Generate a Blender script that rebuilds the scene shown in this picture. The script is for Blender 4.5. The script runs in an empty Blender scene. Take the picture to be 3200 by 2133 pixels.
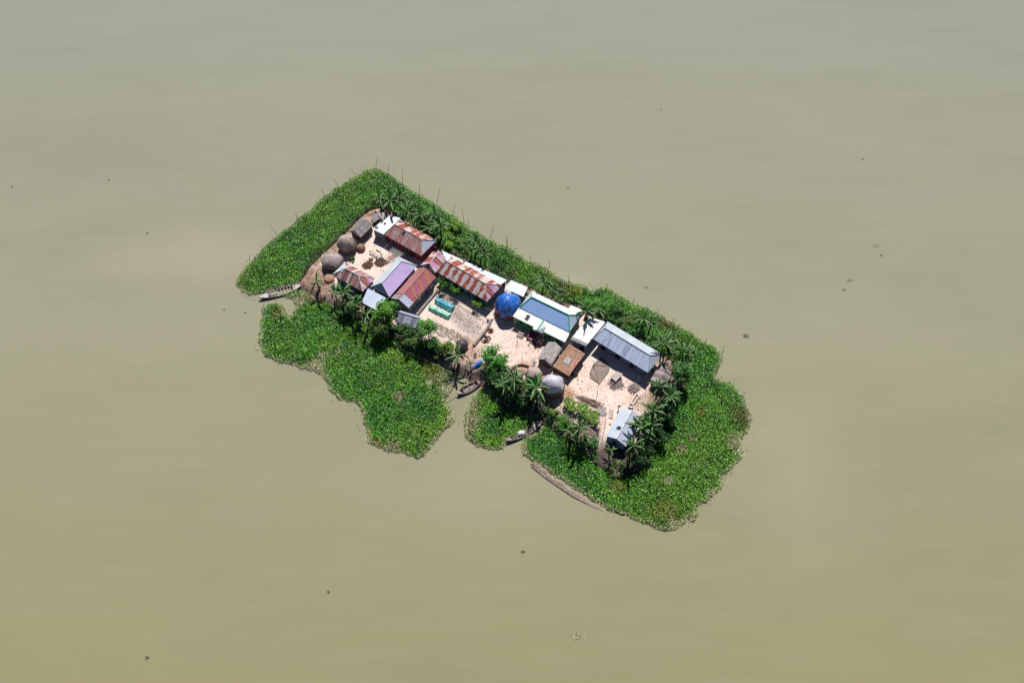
import bpy, math, random
import numpy as np
from mathutils import Vector, Matrix, noise as mnoise
random.seed(7); np.random.seed(7)
S = bpy.context.scene; COL = S.collection

# ------------------------------------------------------------------ camera, sky, sun
PITCH = math.radians(57); DIST = 142.0; FPX = 24/36*3200
CAM = Vector((0, -DIST*math.cos(PITCH), DIST*math.sin(PITCH)))
cd = bpy.data.cameras.new('camera'); cd.lens = 24; cd.sensor_width = 36; cd.clip_end = 6000; cd.clip_start = 1
cam = bpy.data.objects.new('camera', cd); COL.objects.link(cam)
cam.location = CAM; cam.rotation_euler = (math.pi/2-PITCH, 0, 0); S.camera = cam
SE, SA = math.radians(54.5), math.radians(8)
w = bpy.data.worlds.new('World'); S.world = w; w.use_nodes = True
nt = w.node_tree; bg = nt.nodes['Background']; sky = nt.nodes.new('ShaderNodeTexSky')
sky.sky_type = 'NISHITA'; sky.sun_disc = False; sky.sun_elevation = SE; sky.sun_rotation = SA
sky.dust_density = 0.0; sky.ozone_density = 3.0; sky.air_density = 0.8; sky.altitude = 1500
nt.links.new(sky.outputs[0], bg.inputs[0]); bg.inputs[1].default_value = 0.05
sl = bpy.data.lights.new('sun', 'SUN'); sl.energy = 4.9; sl.angle = math.radians(.5); sl.color = (1, .94, .86)
so = bpy.data.objects.new('sun', sl); COL.objects.link(so)
SV = Vector((math.sin(SA)*math.cos(SE), math.cos(SA)*math.cos(SE), math.sin(SE)))
so.location = SV*200; so.rotation_euler = SV.to_track_quat('Z', 'Y').to_euler()
S.view_settings.view_transform = 'Standard'; S.view_settings.look = 'None'
S.view_settings.exposure = 0.15; S.view_settings.gamma = 1

# ------------------------------------------------------------------ photo pixel -> point in the place
GZ = 1.2                                   # height of the yard above the water
def ray(px, py):
    x = (px-1600)/FPX; y = (1066.5-py)/FPX
    return Vector((x, math.cos(PITCH)+y*math.sin(PITCH), -math.sin(PITCH)+y*math.cos(PITCH)))
def G(px, py, z=GZ):
    d = ray(px, py); return CAM+d*((z-CAM.z)/d.z)
def V(px, py, Y):
    d = ray(px, py); return CAM+d*((Y-CAM.y)/d.y)
def Gn(P, z=0.0):
    P = np.array(P, float); x = (P[:, 0]-1600)/FPX; y = (1066.5-P[:, 1])/FPX
    dy = math.cos(PITCH)+y*math.sin(PITCH); dz = -math.sin(PITCH)+y*math.cos(PITCH)
    t = (z-CAM.z)/dz
    return np.stack([x*t, CAM.y+dy*t], 1)

# ------------------------------------------------------------------ materials
def _n(nt, t, **k):
    n = nt.nodes.new(t)
    for a, b in k.items(): setattr(n, a, b)
    return n
def _mix(nt, fac, a, b, mode='MIX'):
    m = _n(nt, 'ShaderNodeMix', data_type='RGBA', blend_type=mode)
    for s, v in ((0, fac), (6, a), (7, b)):
        if isinstance(v, (int, float)): m.inputs[s].default_value = v
        elif isinstance(v, (tuple, list)): m.inputs[s].default_value = (*v[:3], 1)
        else: nt.links.new(v, m.inputs[s])
    return m.outputs[2]
def _math(nt, op, a, b=0.0, c=None):
    m = _n(nt, 'ShaderNodeMath', operation=op)
    for i, v in enumerate((a, b, c)):
        if v is None: continue
        if isinstance(v, (int, float)): m.inputs[i].default_value = v
        else: nt.links.new(v, m.inputs[i])
    return m.outputs[0]
def _noise(nt, vec, scale, detail=4, rough=.6):
    n = _n(nt, 'ShaderNodeTexNoise'); n.inputs['Scale'].default_value = scale
    n.inputs['Detail'].default_value = detail; n.inputs['Roughness'].default_value = rough
    if vec is not None: nt.links.new(vec, n.inputs['Vector'])
    return n.outputs['Fac']
def _step(nt, v, lo, hi):
    m = _n(nt, 'ShaderNodeMapRange'); nt.links.new(v, m.inputs[0])
    m.inputs[1].default_value = lo; m.inputs[2].default_value = hi; return m.outputs[0]
def _base(name):
    m = bpy.data.materials.new(name); m.use_nodes = True; nt = m.node_tree
    return m, nt, nt.nodes['Principled BSDF']
def M(name, c, c2=None, ns=3, rough=.75, metal=0, bump=0, bs=12, attr=False, spec=.4, stretch=None, lo=.4, hi=.62, trans=0):
    m, nt, b = _base(name)
    tc = _n(nt, 'ShaderNodeTexCoord').outputs['Object']
    if stretch:
        mp = _n(nt, 'ShaderNodeMapping'); mp.inputs['Scale'].default_value = stretch
        nt.links.new(tc, mp.inputs['Vector']); vec = mp.outputs[0]
    else: vec = tc
    col = c
    if attr:
        a = _n(nt, 'ShaderNodeAttribute', attribute_name='tint'); col = a.outputs['Color']
        if c2: col = _mix(nt, _step(nt, _noise(nt, vec, ns), lo, hi), col, c2, 'MULTIPLY')
    elif c2: col = _mix(nt, _step(nt, _noise(nt, vec, ns), lo, hi), c, c2)
    if isinstance(col, tuple): b.inputs['Base Color'].default_value = (*col[:3], 1)
    else: nt.links.new(col, b.inputs['Base Color'])
    b.inputs['Roughness'].default_value = rough; b.inputs['Metallic'].default_value = metal
    b.inputs['Specular IOR Level'].default_value = spec
    if trans: b.inputs['Alpha'].default_value = 1-trans
    if bump:
        bp = _n(nt, 'ShaderNodeBump'); bp.inputs['Strength'].default_value = bump; bp.inputs['Distance'].default_value = .1
        nt.links.new(_noise(nt, vec, bs), bp.inputs['Height']); nt.links.new(bp.outputs[0], b.inputs['Normal'])
    return m
def RM(name, c, c2, sheet=.8, patch=None, plo=.5, phi=.56, ps=(1.6, .45), pw=.5, seam=None, sw=.07, alt=0, mode='noise', metal=.08, rough=.5, ramp=None, rs=(.25, .25), corr=.35, dirt=.25):
    """sheet-metal roofing: UV u runs along the eave, v down the slope, both in metres"""
    m, nt, b = _base(name)
    uv = _n(nt, 'ShaderNodeUVMap'); uv.uv_map = 'UVMap'
    sp = _n(nt, 'ShaderNodeSeparateXYZ'); nt.links.new(uv.outputs[0], sp.inputs[0]); u = sp.outputs[0]; v = sp.outputs[1]
    us = _math(nt, 'DIVIDE', u, sheet); idx = _math(nt, 'FLOOR', us); fr = _math(nt, 'FRACT', us)
    wn = _n(nt, 'ShaderNodeTexWhiteNoise', noise_dimensions='1D'); nt.links.new(idx, wn.inputs['W']); rnd = wn.outputs['Value']
    def nz(s, off=0):
        cb = _n(nt, 'ShaderNodeCombineXYZ'); nt.links.new(_math(nt, 'MULTIPLY', u, s[0]), cb.inputs[0])
        nt.links.new(_math(nt, 'MULTIPLY', v, s[1]), cb.inputs[1]); cb.inputs[2].default_value = off
        return _noise(nt, cb.outputs[0], 1.0, 5, .65)
    if ramp:
        if mode == 'grad': fac_ = _math(nt, 'ADD', _math(nt, 'MULTIPLY', u, rs[0]), _math(nt, 'MULTIPLY', nz((.3, .3), 3.1), rs[1]))
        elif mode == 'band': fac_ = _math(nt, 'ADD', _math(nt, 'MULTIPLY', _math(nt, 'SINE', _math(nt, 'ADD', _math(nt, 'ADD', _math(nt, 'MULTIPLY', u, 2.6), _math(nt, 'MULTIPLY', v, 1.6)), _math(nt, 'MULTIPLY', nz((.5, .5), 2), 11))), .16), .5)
        else: fac_ = nz(rs, 3.1)
        r = _n(nt, 'ShaderNodeValToRGB'); nt.links.new(fac_, r.inputs[0])
        e = r.color_ramp.elements
        while len(e) < len(ramp): e.new(.5)
        for k, (p, cc) in enumerate(ramp): e[k].position = p; e[k].color = (*cc, 1)
        base = r.outputs[0]
    else: base = _mix(nt, _math(nt, 'MULTIPLY', rnd, 1.0), c, c2)
    base = _mix(nt, _step(nt, nz((1.2, .7), 9), .35, .7), base, _mix(nt, dirt, base, (.25, .22, .2)))
    if patch:
        pm = _math(nt, 'ADD', nz(ps), _math(nt, 'MULTIPLY', _math(nt, 'SUBTRACT', rnd, .5), pw))
        if alt: pm = _math(nt, 'ADD', pm, _math(nt, 'MULTIPLY', _math(nt, 'SINE', _math(nt, 'MULTIPLY', u, 2*math.pi/alt)), .13))
        base = _mix(nt, _step(nt, pm, plo, phi), base, patch)
    if seam:
        base = _mix(nt, _math(nt, 'MULTIPLY', _math(nt, 'LESS_THAN', fr, sw/sheet), .8), base, seam)
    nt.links.new(base, b.inputs['Base Color'])
    b.inputs['Metallic'].default_value = metal; b.inputs['Roughness'].default_value = rough
    if corr:
        wv = _math(nt, 'SINE', _math(nt, 'MULTIPLY', u, 2*math.pi/.2))
        hgt = _math(nt, 'ADD', _math(nt, 'MULTIPLY', wv, .01), _math(nt, 'MULTIPLY', nz((.8, .8), 5), .05))
        bp = _n(nt, 'ShaderNodeBump'); bp.inputs['Strength'].default_value = corr; bp.inputs['Distance'].default_value = 1
        nt.links.new(hgt, bp.inputs['Height']); nt.links.new(bp.outputs[0], b.inputs['Normal'])
    return m

RUST = (.24, .06, .05); RUST2 = (.34, .11, .09); PALE = (.5, .45, .46); WHT = (.78, .79, .8)
MT = dict(
 red=RM('red_sheet', RUST2, (.32, .12, .1), .75, None, seam=(.6, .45, .43), metal=.1),
 redpale=RM('rusted_red_sheet', RUST2, (.3, .15, .14), .8, (.46, .37, .38), .5, .62, (2.2, .5), .12, seam=(.6, .5, .5)),
 redstripe=RM('red_striped_sheet', (.2, .05, .045), (.28, .1, .09), .62, (.6, .5, .5), .56, .6, (4.5, .25), .3, seam=(.6, .5, .5)),
 rustwhite=RM('peeling_rust_sheet', (.5, .44, .45), (.62, .56, .56), .85, (.3, .06, .045), .5, .53, (2.6, .8), .12, seam=(.2, .08, .06), sw=.05, alt=1.75),
 rustwhite2=RM('peeling_rust_sheet_back', (.62, .5, .47), (.7, .62, .6), .85, (.3, .06, .04), .5, .54, (.5, 1.5), .4),
 magenta=RM('magenta_painted_sheen', RUST, RUST, .8, None, seam=(.62, .33, .2), sw=.06, ramp=[(.32, (.42, .2, .08)), (.45, (.42, .13, .1)), (.56, (.43, .07, .15)), (.7, (.44, .08, .22))], rs=(.22, .5), metal=.1, mode='band', dirt=.35),  # ochre and magenta bands paint the metal's reflections into the colour
 rainbow=RM('painted_sheen_sheet', RUST, RUST, .7, (.3, .07, .06), .56, .6, (2.5, .4), .6, seam=(.65, .55, .62), ramp=[(.34, (.25, .65, .38)), (.45, (.66, .6, .68)), (.54, (.62, .14, .45)), (.66, (.6, .5, .7))], rs=(1.3, .25)),  # green, pink and lilac sheen painted as colours, under rust patches
 rainbow2=RM('pale_painted_sheen', WHT, WHT, .8, None, seam=(.7, .7, .75), ramp=[(.34, (.45, .66, .66)), (.47, (.48, .58, .76)), (.56, (.52, .5, .74)), (.66, (.5, .6, .78))], rs=(.7, .3)),  # ramp paints a pale blue-lilac reflection onto the sheet
 lav=RM('lavender_painted_sheen', (.4, .3, .66), (.45, .34, .7), 2.2, None, seam=(.5, .42, .68), sw=.05, ramp=[(.12, (.42, .76, .7)), (.3, (.5, .6, .86)), (.38, (.6, .45, .86)), (.8, (.64, .5, .9))], rs=(.14, .3), mode='grad', metal=.1, rough=.5, corr=.1),  # mint to lavender ramp is reflected light put into the base colour
 white=RM('white_sheet', (.52, .61, .68), (.58, .66, .72), 1.2, None, seam=(.6, .65, .7), sw=.04, metal=.05, rough=.5, corr=.12),
 brightwhite=RM('white_sunlit_side_sheet', (.9, .91, .9), (.92, .93, .92), 3, None, metal=0, rough=.55, corr=.06),
 paleblue=RM('pale_blue_sheet', (.48, .6, .78), (.55, .66, .82), 1.4, None, seam=(.4, .5, .7), sw=.04, metal=.1, rough=.45, corr=.1),
 bluegrey=RM('blue_grey_sheet', (.27, .35, .48), (.3, .38, .5), 1.5, None, seam=(.2, .27, .4), sw=.05, metal=.15, rough=.45, corr=.1),
 blue=RM('blue_shaded_side_sheet', (.32, .52, .92), (.34, .54, .94), .9, None, dirt=.04, seam=(.28, .47, .85), sw=.03, metal=.1, rough=.5, corr=.12),
 silver=RM('silver_sheet', (.52, .62, .86), (.6, .7, .92), 1.05, (.33, .38, .56), .55, .66, (2.6, .25), .25, seam=(.27, .31, .45), sw=.09, metal=.2),
 silver2=RM('pale_silver_sheet', (.5, .59, .7), (.58, .66, .76), 1.0, None, seam=(.5, .55, .62), sw=.12, metal=.2),
 darktin=RM('dark_grey_sheet', (.15, .145, .165), (.2, .19, .215), .75, None, seam=(.42, .4, .42), sw=.07),
 greytin=RM('grey_plank_sheet', (.3, .26, .28), (.4, .35, .36), .45, (.12, .09, .1), .55, .6, (3, .3), .5, seam=(.14, .1, .11), sw=.08),
 slate=RM('patched_slate_sheet', (.13, .14, .24), (.22, .23, .34), .8, (.32, .34, .46), .5, .6, (1.2, 1.2), .3),
 tarp=M('grey_tarp', (.38, .35, .36), (.24, .22, .24), 1.6, .6, bump=.5, bs=3),
 thatch=M('old_thatch', (.36, .36, .42), (.2, .19, .22), 2.5, .9, bump=.8, bs=6),
 dung=M('brown_thatch', (.4, .25, .17), (.25, .14, .09), 2.2, .95, bump=.8, bs=8),
 dungpink=M('pink_brick_rubble', (.55, .33, .28), (.3, .1, .08), 4, .9, bump=.8, bs=8),
 wall_navy=M('navy_wall', (.03, .04, .17), (.045, .06, .22), 1, .7),
 wall_green=M('green_wall', (.04, .3, .1), (.05, .34, .12), 1, .6),
 wall_grey=M('grey_wall', (.22, .23, .27), (.14, .15, .18), 1.2, .8),
 wall_block=M('cement_wall', (.3, .3, .3), (.2, .2, .2), 2, .9, bump=.3),
 wall_dark=M('dark_brown_wall', (.09, .055, .055), (.14, .09, .085), 2, .9),
 wall_red=M('red_wall', (.3, .02, .03), (.16, .015, .02), 1, .7),
 wall_blue=M('blue_grey_wall', (.19, .24, .36), (.24, .29, .42), .7, .6),
 wall_teal=M('teal_wall', (.04, .19, .2), (.05, .13, .15), 1, .7),
 wall_white=M('white_wall', (.6, .62, .62), (.5, .52, .53), 1, .7),
 capred=M('red_cap', (.4, .17, .16), rough=.5), capwhite=M('white_cap', (.68, .68, .72), rough=.5),
 capgreen=M('green_cap', (.03, .5, .25), rough=.4), capgrey=M('grey_cap', (.33, .35, .42), rough=.5),
 capstain=M('stained_cap', (.5, .45, .43), (.26, .15, .14), 2, .6),
 door=M('dark_door', (.02, .02, .04)), doorpanel=M('blue_panel', (.2, .26, .38), rough=.5),
 glass=M('dark_window', (.015, .02, .03), rough=.15),
 frame=M('pale_frame', (.55, .55, .58), rough=.5), solar=M('solar_cells', (.02, .03, .09), rough=.2, spec=.8),
 bamboo=M('old_bamboo', (.2, .165, .13), (.1, .08, .065), 3, .8), bamboopale=M('pale_bamboo', (.52, .42, .36), (.34, .25, .22), 2, .7),
 bamboodark=M('dark_pole', (.055, .05, .045), (.09, .08, .07), 3, .8),
 wood=M('weathered_wood', (.42, .34, .34), (.22, .17, .17), 3, .8, stretch=(.4, 3, 3)),
 wooddark=M('dark_wood', (.1, .075, .08), (.055, .045, .05), 3, .85), woodbrown=M('brown_wood', (.24, .13, .085), (.12, .065, .05), 3, .8),
 woodpale=M('bleached_wood', (.6, .54, .52), (.42, .36, .36), 3, .8),
 straw=M('straw', (.36, .23, .15), (.22, .13, .085), 4, .95, bump=1, bs=14), strawpale=M('grey_straw', (.4, .33, .31), (.26, .2, .18), 3, .95, bump=1, bs=12),
 netpale=M('pale_crumpled_tarp', (.6, .53, .52), (.38, .33, .32), 1.3, .8, bump=.9, bs=4), netgrey=M('grey_net_cover', (.5, .41, .38), (.32, .25, .23), 2, .8, bump=.6, bs=5),
 netgrey2=M('violet_grey_cover', (.42, .35, .38), (.27, .2, .19), 1.6, .7, bump=.6, bs=4),
 bluetarp=M('blue_tarp', (.015, .14, .6), (.2, .33, .62), 1.1, .38, bump=1, bs=2.2, lo=.5, hi=.7), whitetarp=M('white_tarp', (.62, .62, .7), (.46, .45, .55), .9, .45, bump=.7, bs=2.5),
 blacktarp=M('black_tarp', (.06, .05, .06), (.1, .085, .1), 1.2, .45, bump=.5, bs=4), redcloth=M('red_cloth', (.62, .015, .02), rough=.8),
 teal=M('teal_sheet', (.02, .36, .5), (.4, .68, .78), 1.6, .3, bump=1, bs=2.5, lo=.5, hi=.6), mint=M('mint_sheet', (.2, .66, .5), (.4, .78, .64), 2, .35, bump=1, bs=2.5),  # pale second colour of the teal sheet paints in glare patches
 cloth=M('white_cloth', (.78, .74, .7), (.5, .45, .42), 5, .9, bump=.8, bs=8), maroon=M('maroon_cement', (.2, .03, .09), (.12, .025, .07), 2, .6),
 soil=M('brown_dung', (.17, .1, .075), (.1, .06, .045), 8, 1, bump=1, bs=20), clay=M('orange_clay', (.46, .29, .21), (.34, .2, .14), 4, 1, bump=.8, bs=8),
 mudwall=M('grey_mud_wall', (.38, .35, .34), (.25, .23, .24), 3, .95, bump=.7, bs=8),
 sheetnet=M('brown_ground_sheet', (.27, .215, .19), (.24, .19, .17), .8, .8, bump=.25, bs=3), netmesh=M('see_through_net', (.34, .36, .38), (.28, .3, .3), 5, .9, trans=.55),
 banana=M('banana_leaf', (0, .1, 0), attr=True, rough=.55, spec=.2), foliage=M('foliage', (0, .1, 0), attr=True, rough=.48, spec=.35), hyac=M('hyacinth_leaf', (0, .1, 0), attr=True, rough=.36, spec=.55),
 bark=M('bark', (.16, .12, .09), (.09, .07, .05), 5, .95), stem=M('banana_stem', (.16, .19, .07), (.1, .08, .04), 3, .8),
 matbase=M('mat_underside_painted_shade', (.007, .02, .006), (.02, .03, .012), 1.4, .95),
 skin=M('skin', (.2, .1, .06), rough=.6), hair=M('black_hair', (.01, .01, .01), rough=.6), shirt=M('dark_red_shirt', (.2, .02, .035), rough=.9), shorts=M('dark_blue_shorts', (.03, .04, .1), rough=.9),
 rubber=M('rubber', (.05, .05, .06), rough=.7), enamel=M('white_enamel', (.62, .58, .54), rough=.5), leafdry=M('dry_leaves', (.4, .3, .2), rough=.9),
)

# ------------------------------------------------------------------ mesh helpers
OFF = {}
def tag(o, label=None, cat=None, group=None, kind=None):
    if label: o['label'] = label
    if cat: o['category'] = cat
    if group: o['group'] = group
    if kind: o['kind'] = kind
    return o
def empty(name, loc, label, cat, group=None):
    o = bpy.data.objects.new(name, None); COL.objects.link(o); o.location = loc; o.empty_display_size = .3
    OFF[o.name] = Vector(loc); return tag(o, label, cat, group)
class MB:
    def __init__(s): s.v = []; s.f = []; s.m = []; s.uv = []
    def poly(s, pts, mi=0, uv=None):
        i = len(s.v); s.v += [tuple(p) for p in pts]; s.f.append(tuple(range(i, i+len(pts)))); s.m.append(mi)
        s.uv.append(uv or [(p[0], p[1]) for p in pts])
    def hexa(s, b, t, mi=0):
        n = len(b); i = len(s.v); s.v += [tuple(p) for p in b]+[tuple(p) for p in t]
        fs = [tuple(reversed(range(i, i+n))), tuple(range(i+n, i+2*n))]+[(i+k, i+(k+1) % n, i+n+(k+1) % n, i+n+k) for k in range(n)]
        for f in fs: s.f.append(f); s.m.append(mi); s.uv.append([(s.v[q][0], s.v[q][1]) for q in f])
    def slab(s, pts, th=.06, mi=0, uv=None):
        pts = [Vector(p) for p in pts]; n = len(pts); i = len(s.v); dn = Vector((0, 0, -th))
        nrm = (pts[1]-pts[0]).cross(pts[2]-pts[0])
        if nrm.z < 0: pts.reverse(); uv = list(reversed(uv)) if uv else None
        uv = uv or [(p.x, p.y) for p in pts]
        s.v += [tuple(p) for p in pts]+[tuple(p+dn) for p in pts]
        s.f.append(tuple(range(i, i+n))); s.m.append(mi); s.uv.append(uv)
        s.f.append(tuple(reversed(range(i+n, i+2*n)))); s.m.append(mi); s.uv.append(list(reversed(uv)))
        for k in range(n):
            a, b = k, (k+1) % n; s.f.append((i+b, i+a, i+n+a, i+n+b)); s.m.append(mi); s.uv.append([uv[b], uv[a], uv[a], uv[b]])
    def box(s, c, sz, rz=0, mi=0, top=None):
        hx, hy, hz = sz[0]/2, sz[1]/2, sz[2]/2; ca, sa = math.cos(rz), math.sin(rz); tx, ty = top or (1, 1)
        def p(x, y, z): return (c[0]+x*ca-y*sa, c[1]+x*sa+y*ca, c[2]+z)
        q = [(-1, -1), (1, -1), (1, 1), (-1, 1)]
        s.hexa([p(a*hx, b*hy, -hz) for a, b in q], [p(a*hx*tx, b*hy*ty, hz) for a, b in q], mi)
    def tube(s, pts, r, n=6, mi=0, cap=True):
        pts = [Vector(p) for p in pts]; R = r if isinstance(r, (list, tuple)) else [r]*len(pts); i0 = len(s.v)
        for k, p in enumerate(pts):
            d = (pts[min(k+1, len(pts)-1)]-pts[max(k-1, 0)])
            if d.length < 1e-6: d = Vector((0, 0, 1))
            d.normalize(); a = d.cross(Vector((0, 0, 1)))
            if a.length < .05: a = d.cross(Vector((1, 0, 0)))
            a.normalize(); b = a.cross(d)
            for j in range(n):
                t = 2*math.pi*j/n; s.v.append(tuple(p+(a*math.cos(t)+b*math.sin(t))*R[k]))
        for k in range(len(pts)-1):
            for j in range(n):
                f = (i0+k*n+j, i0+k*n+(j+1) % n, i0+(k+1)*n+(j+1) % n, i0+(k+1)*n+j); s.f.append(f); s.m.append(mi); s.uv.append([(0, 0)]*4)
        if cap:
            for k in (0, len(pts)-1):
                s.f.append(tuple(i0+k*n+j for j in range(n))); s.m.append(mi); s.uv.append([(0, 0)]*n)
    def build(s, name, mats, parent=None, smooth=False, loc=None):
        mats = mats if isinstance(mats, (list, tuple)) else [mats]
        off = OFF.get(parent.name, Vector()) if parent else (Vector(loc) if loc is not None else Vector())
        me = bpy.data.meshes.new(name); me.from_pydata([tuple(Vector(v)-off) for v in s.v], [], s.f)
        for m_ in mats: me.materials.append(MT[m_] if isinstance(m_, str) else m_)
        me.polygons.foreach_set('material_index', s.m)
        ul = me.uv_layers.new(name='UVMap'); ul.data.foreach_set('uv', [c for f in s.uv for q in f for c in q])
        if smooth: me.polygons.foreach_set('use_smooth', [True]*len(s.f))
        me.update(); o = bpy.data.objects.new(name, me); COL.objects.link(o)
        if parent: o.parent = parent; OFF[o.name] = off
        else: o.location = off; OFF[o.name] = off
        return o
def child_of_part(o, parent): o.parent = parent
def copy_tree(o, parent=None):
    c = o.copy(); COL.objects.link(c)
    if parent: c.parent = parent
    for ch in list(o.children): copy_tree(ch, c)
    return c

def leaves(name, P, size, col, mat, parent=None, flat=.35, wid=.42, fold=.12, loc=(0, 0, 0), outward=None, kind=None):
    N = len(P); P = np.asarray(P, float)-np.array(loc); size = np.asarray(size).reshape(N, 1)
    az = np.random.rand(N)*2*np.pi; el = (np.random.rand(N)-.35)*2*flat
    d = np.stack([np.cos(az)*np.cos(el), np.sin(az)*np.cos(el), np.sin(el)], 1)
    up = np.tile([0, 0, 1.], (N, 1))+np.random.randn(N, 3)*flat
    if outward is not None: up = up*.7+outward*.8
    sd = np.cross(d, up); sd /= np.linalg.norm(sd, axis=1, keepdims=True)+1e-6; nn = np.cross(sd, d)
    wv = sd*size*wid
    vs = np.empty((N, 4, 3)); vs[:, 0] = P-d*size*.5; vs[:, 1] = P-wv+nn*size*fold; vs[:, 2] = P+d*size*.5-nn*size*.08; vs[:, 3] = P+wv+nn*size*fold
    me = bpy.data.meshes.new(name); me.vertices.add(4*N); me.vertices.foreach_set('co', vs.ravel())
    base = np.arange(N)*4
    tri = np.stack([base, base+2, base+1, base, base+3, base+2], 1).ravel()
    me.loops.add(6*N); me.loops.foreach_set('vertex_index', tri.astype(np.int32))
    me.polygons.add(2*N); me.polygons.foreach_set('loop_start', (np.arange(2*N)*3).astype(np.int32))
    me.update(calc_edges=True)
    ca = me.color_attributes.new('tint', 'FLOAT_COLOR', 'POINT')
    c4 = np.ones((N, 4, 4)); c4[:, :, :3] = np.asarray(col).reshape(N, 1, 3); ca.data.foreach_set('color', c4.ravel())
    me.materials.append(MT[mat]); me.validate()
    o = bpy.data.objects.new(name, me); COL.objects.link(o)
    if parent: o.parent = parent
    else: o.location = loc
    if kind: o['kind'] = kind
    return o

def inpoly(P, poly):
    x, y = P[:, 0], P[:, 1]; r = np.zeros(len(P), bool); n = len(poly); j = n-1
    for i in range(n):
        xi, yi = poly[i]; xj, yj = poly[j]
        c = ((yi > y) != (yj > y)) & (x < (xj-xi)*(y-yi)/(yj-yi+1e-12)+xi); r ^= c; j = i
    return r
def sdist(P, poly):
    d = np.full(len(P), 1e9); n = len(poly)
    for i in range(n):
        a = poly[i]; b = poly[(i+1) % n]; ab = b-a; t = np.clip(((P-a)@ab)/(ab@ab+1e-12), 0, 1)
        d = np.minimum(d, np.linalg.norm(P-(a+t[:, None]*ab), axis=1))
    return np.where(inpoly(P, poly), d, -d)
def wob(P, s, k=0):
    x, y = P[:, 0]*s, P[:, 1]*s
    return (np.sin(x*1.3+y*.7+k)+np.sin(-x*.8+y*1.9+2.1*k+1)+np.sin(x*2.9-y*2.3+k*.3)*.6+np.sin(x*4.7+y*5.1+k)*.4)/3
def scatter(poly, dens):
    lo = poly.min(0); hi = poly.max(0); n = int((hi-lo).prod()*dens); P = lo+np.random.rand(n, 2)*(hi-lo); return P

# ------------------------------------------------------------------ water
def water():
    m, nt, b = _base('silty_water')
    tc = _n(nt, 'ShaderNodeTexCoord').outputs['Object']
    mp = _n(nt, 'ShaderNodeMapping'); mp.inputs['Scale'].default_value = (1, 1.6, 1); mp.inputs['Rotation'].default_value = (0, 0, .35); nt.links.new(tc, mp.inputs[0]); v = mp.outputs[0]
    c = _mix(nt, _step(nt, _noise(nt, v, .012, 5, .6), .35, .68), (.292, .292, .205), (.26, .264, .186))
    c = _mix(nt, _step(nt, _noise(nt, v, .05, 6, .65), .4, .75), c, (.295, .288, .212))
    sy = _n(nt, 'ShaderNodeSeparateXYZ'); nt.links.new(tc, sy.inputs[0])
    c = _mix(nt, _step(nt, sy.outputs[1], 5, -75), c, (.262, .246, .132))  # near-to-far haze and falloff painted into the water colour, here and below
    c = _mix(nt, _step(nt, sy.outputs[1], 20, 130), c, (.285, .3, .25))
    ms = _n(nt, 'ShaderNodeMapping'); ms.inputs['Scale'].default_value = (.012, .045, 1); ms.inputs['Rotation'].default_value = (0, 0, .45); nt.links.new(tc, ms.inputs[0])
    c = _mix(nt, _math(nt, 'MULTIPLY', _step(nt, _noise(nt, ms.outputs[0], 1.0, 7, .68), .45, .75), .4), c, (.215, .22, .15))
    wv = _n(nt, 'ShaderNodeMapping'); wv.inputs['Scale'].default_value = (.05, .3, 1); wv.inputs['Rotation'].default_value = (0, 0, .6); nt.links.new(tc, wv.inputs[0])
    c = _mix(nt, _math(nt, 'MULTIPLY', _step(nt, _noise(nt, wv.outputs[0], 1.0, 6, .7), .5, .75), .22), c, (.35, .335, .25))
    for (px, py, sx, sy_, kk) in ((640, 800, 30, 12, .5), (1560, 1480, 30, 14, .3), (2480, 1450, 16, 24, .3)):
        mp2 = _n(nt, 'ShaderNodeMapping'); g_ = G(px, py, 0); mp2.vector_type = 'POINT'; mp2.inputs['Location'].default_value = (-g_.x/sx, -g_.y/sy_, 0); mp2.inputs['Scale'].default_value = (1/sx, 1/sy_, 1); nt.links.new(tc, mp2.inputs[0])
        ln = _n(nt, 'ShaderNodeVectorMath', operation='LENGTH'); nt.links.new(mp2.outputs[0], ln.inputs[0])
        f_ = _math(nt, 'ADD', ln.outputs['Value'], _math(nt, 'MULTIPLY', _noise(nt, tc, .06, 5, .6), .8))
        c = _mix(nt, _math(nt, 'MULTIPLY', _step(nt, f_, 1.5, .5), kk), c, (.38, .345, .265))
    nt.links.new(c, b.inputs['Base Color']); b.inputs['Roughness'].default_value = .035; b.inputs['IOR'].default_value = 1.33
    # small wind ripples everywhere; stronger chop along the shore north of the mat
    vm = _n(nt, 'ShaderNodeVectorMath', operation='DISTANCE'); nt.links.new(tc, vm.inputs[0])
    q = G(1700, 818, 0); vm.inputs[1].default_value = (q.x, q.y, 0)
    chop = _step(nt, vm.outputs['Value'], 12, 0.0)
    br = _n(nt, 'ShaderNodeMapping'); br.inputs['Scale'].default_value = (1, 2.4, 1); br.inputs['Rotation'].default_value = (0, 0, -.5); nt.links.new(tc, br.inputs[0])
    brk = _step(nt, _noise(nt, br.outputs[0], .6, 5), .5, .72)
    st = _math(nt, 'ADD', .003, _math(nt, 'MULTIPLY', _math(nt, 'MULTIPLY', chop, brk), .034))
    bp = _n(nt, 'ShaderNodeBump'); bp.inputs['Distance'].default_value = .35; nt.links.new(st, bp.inputs['Strength'])
    nt.links.new(_noise(nt, br.outputs[0], 6.0, 3), bp.inputs['Height']); nt.links.new(bp.outputs[0], b.inputs['Normal'])
    mb = MB(); R = 2500; mb.poly([(-R, -R, 0), (R, -R, 0), (R, R, 0), (-R, R, 0)])
    o = mb.build('water', m); tag(o, 'calm silty olive brown floodwater all around the island', None, None, 'structure')
water()

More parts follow.
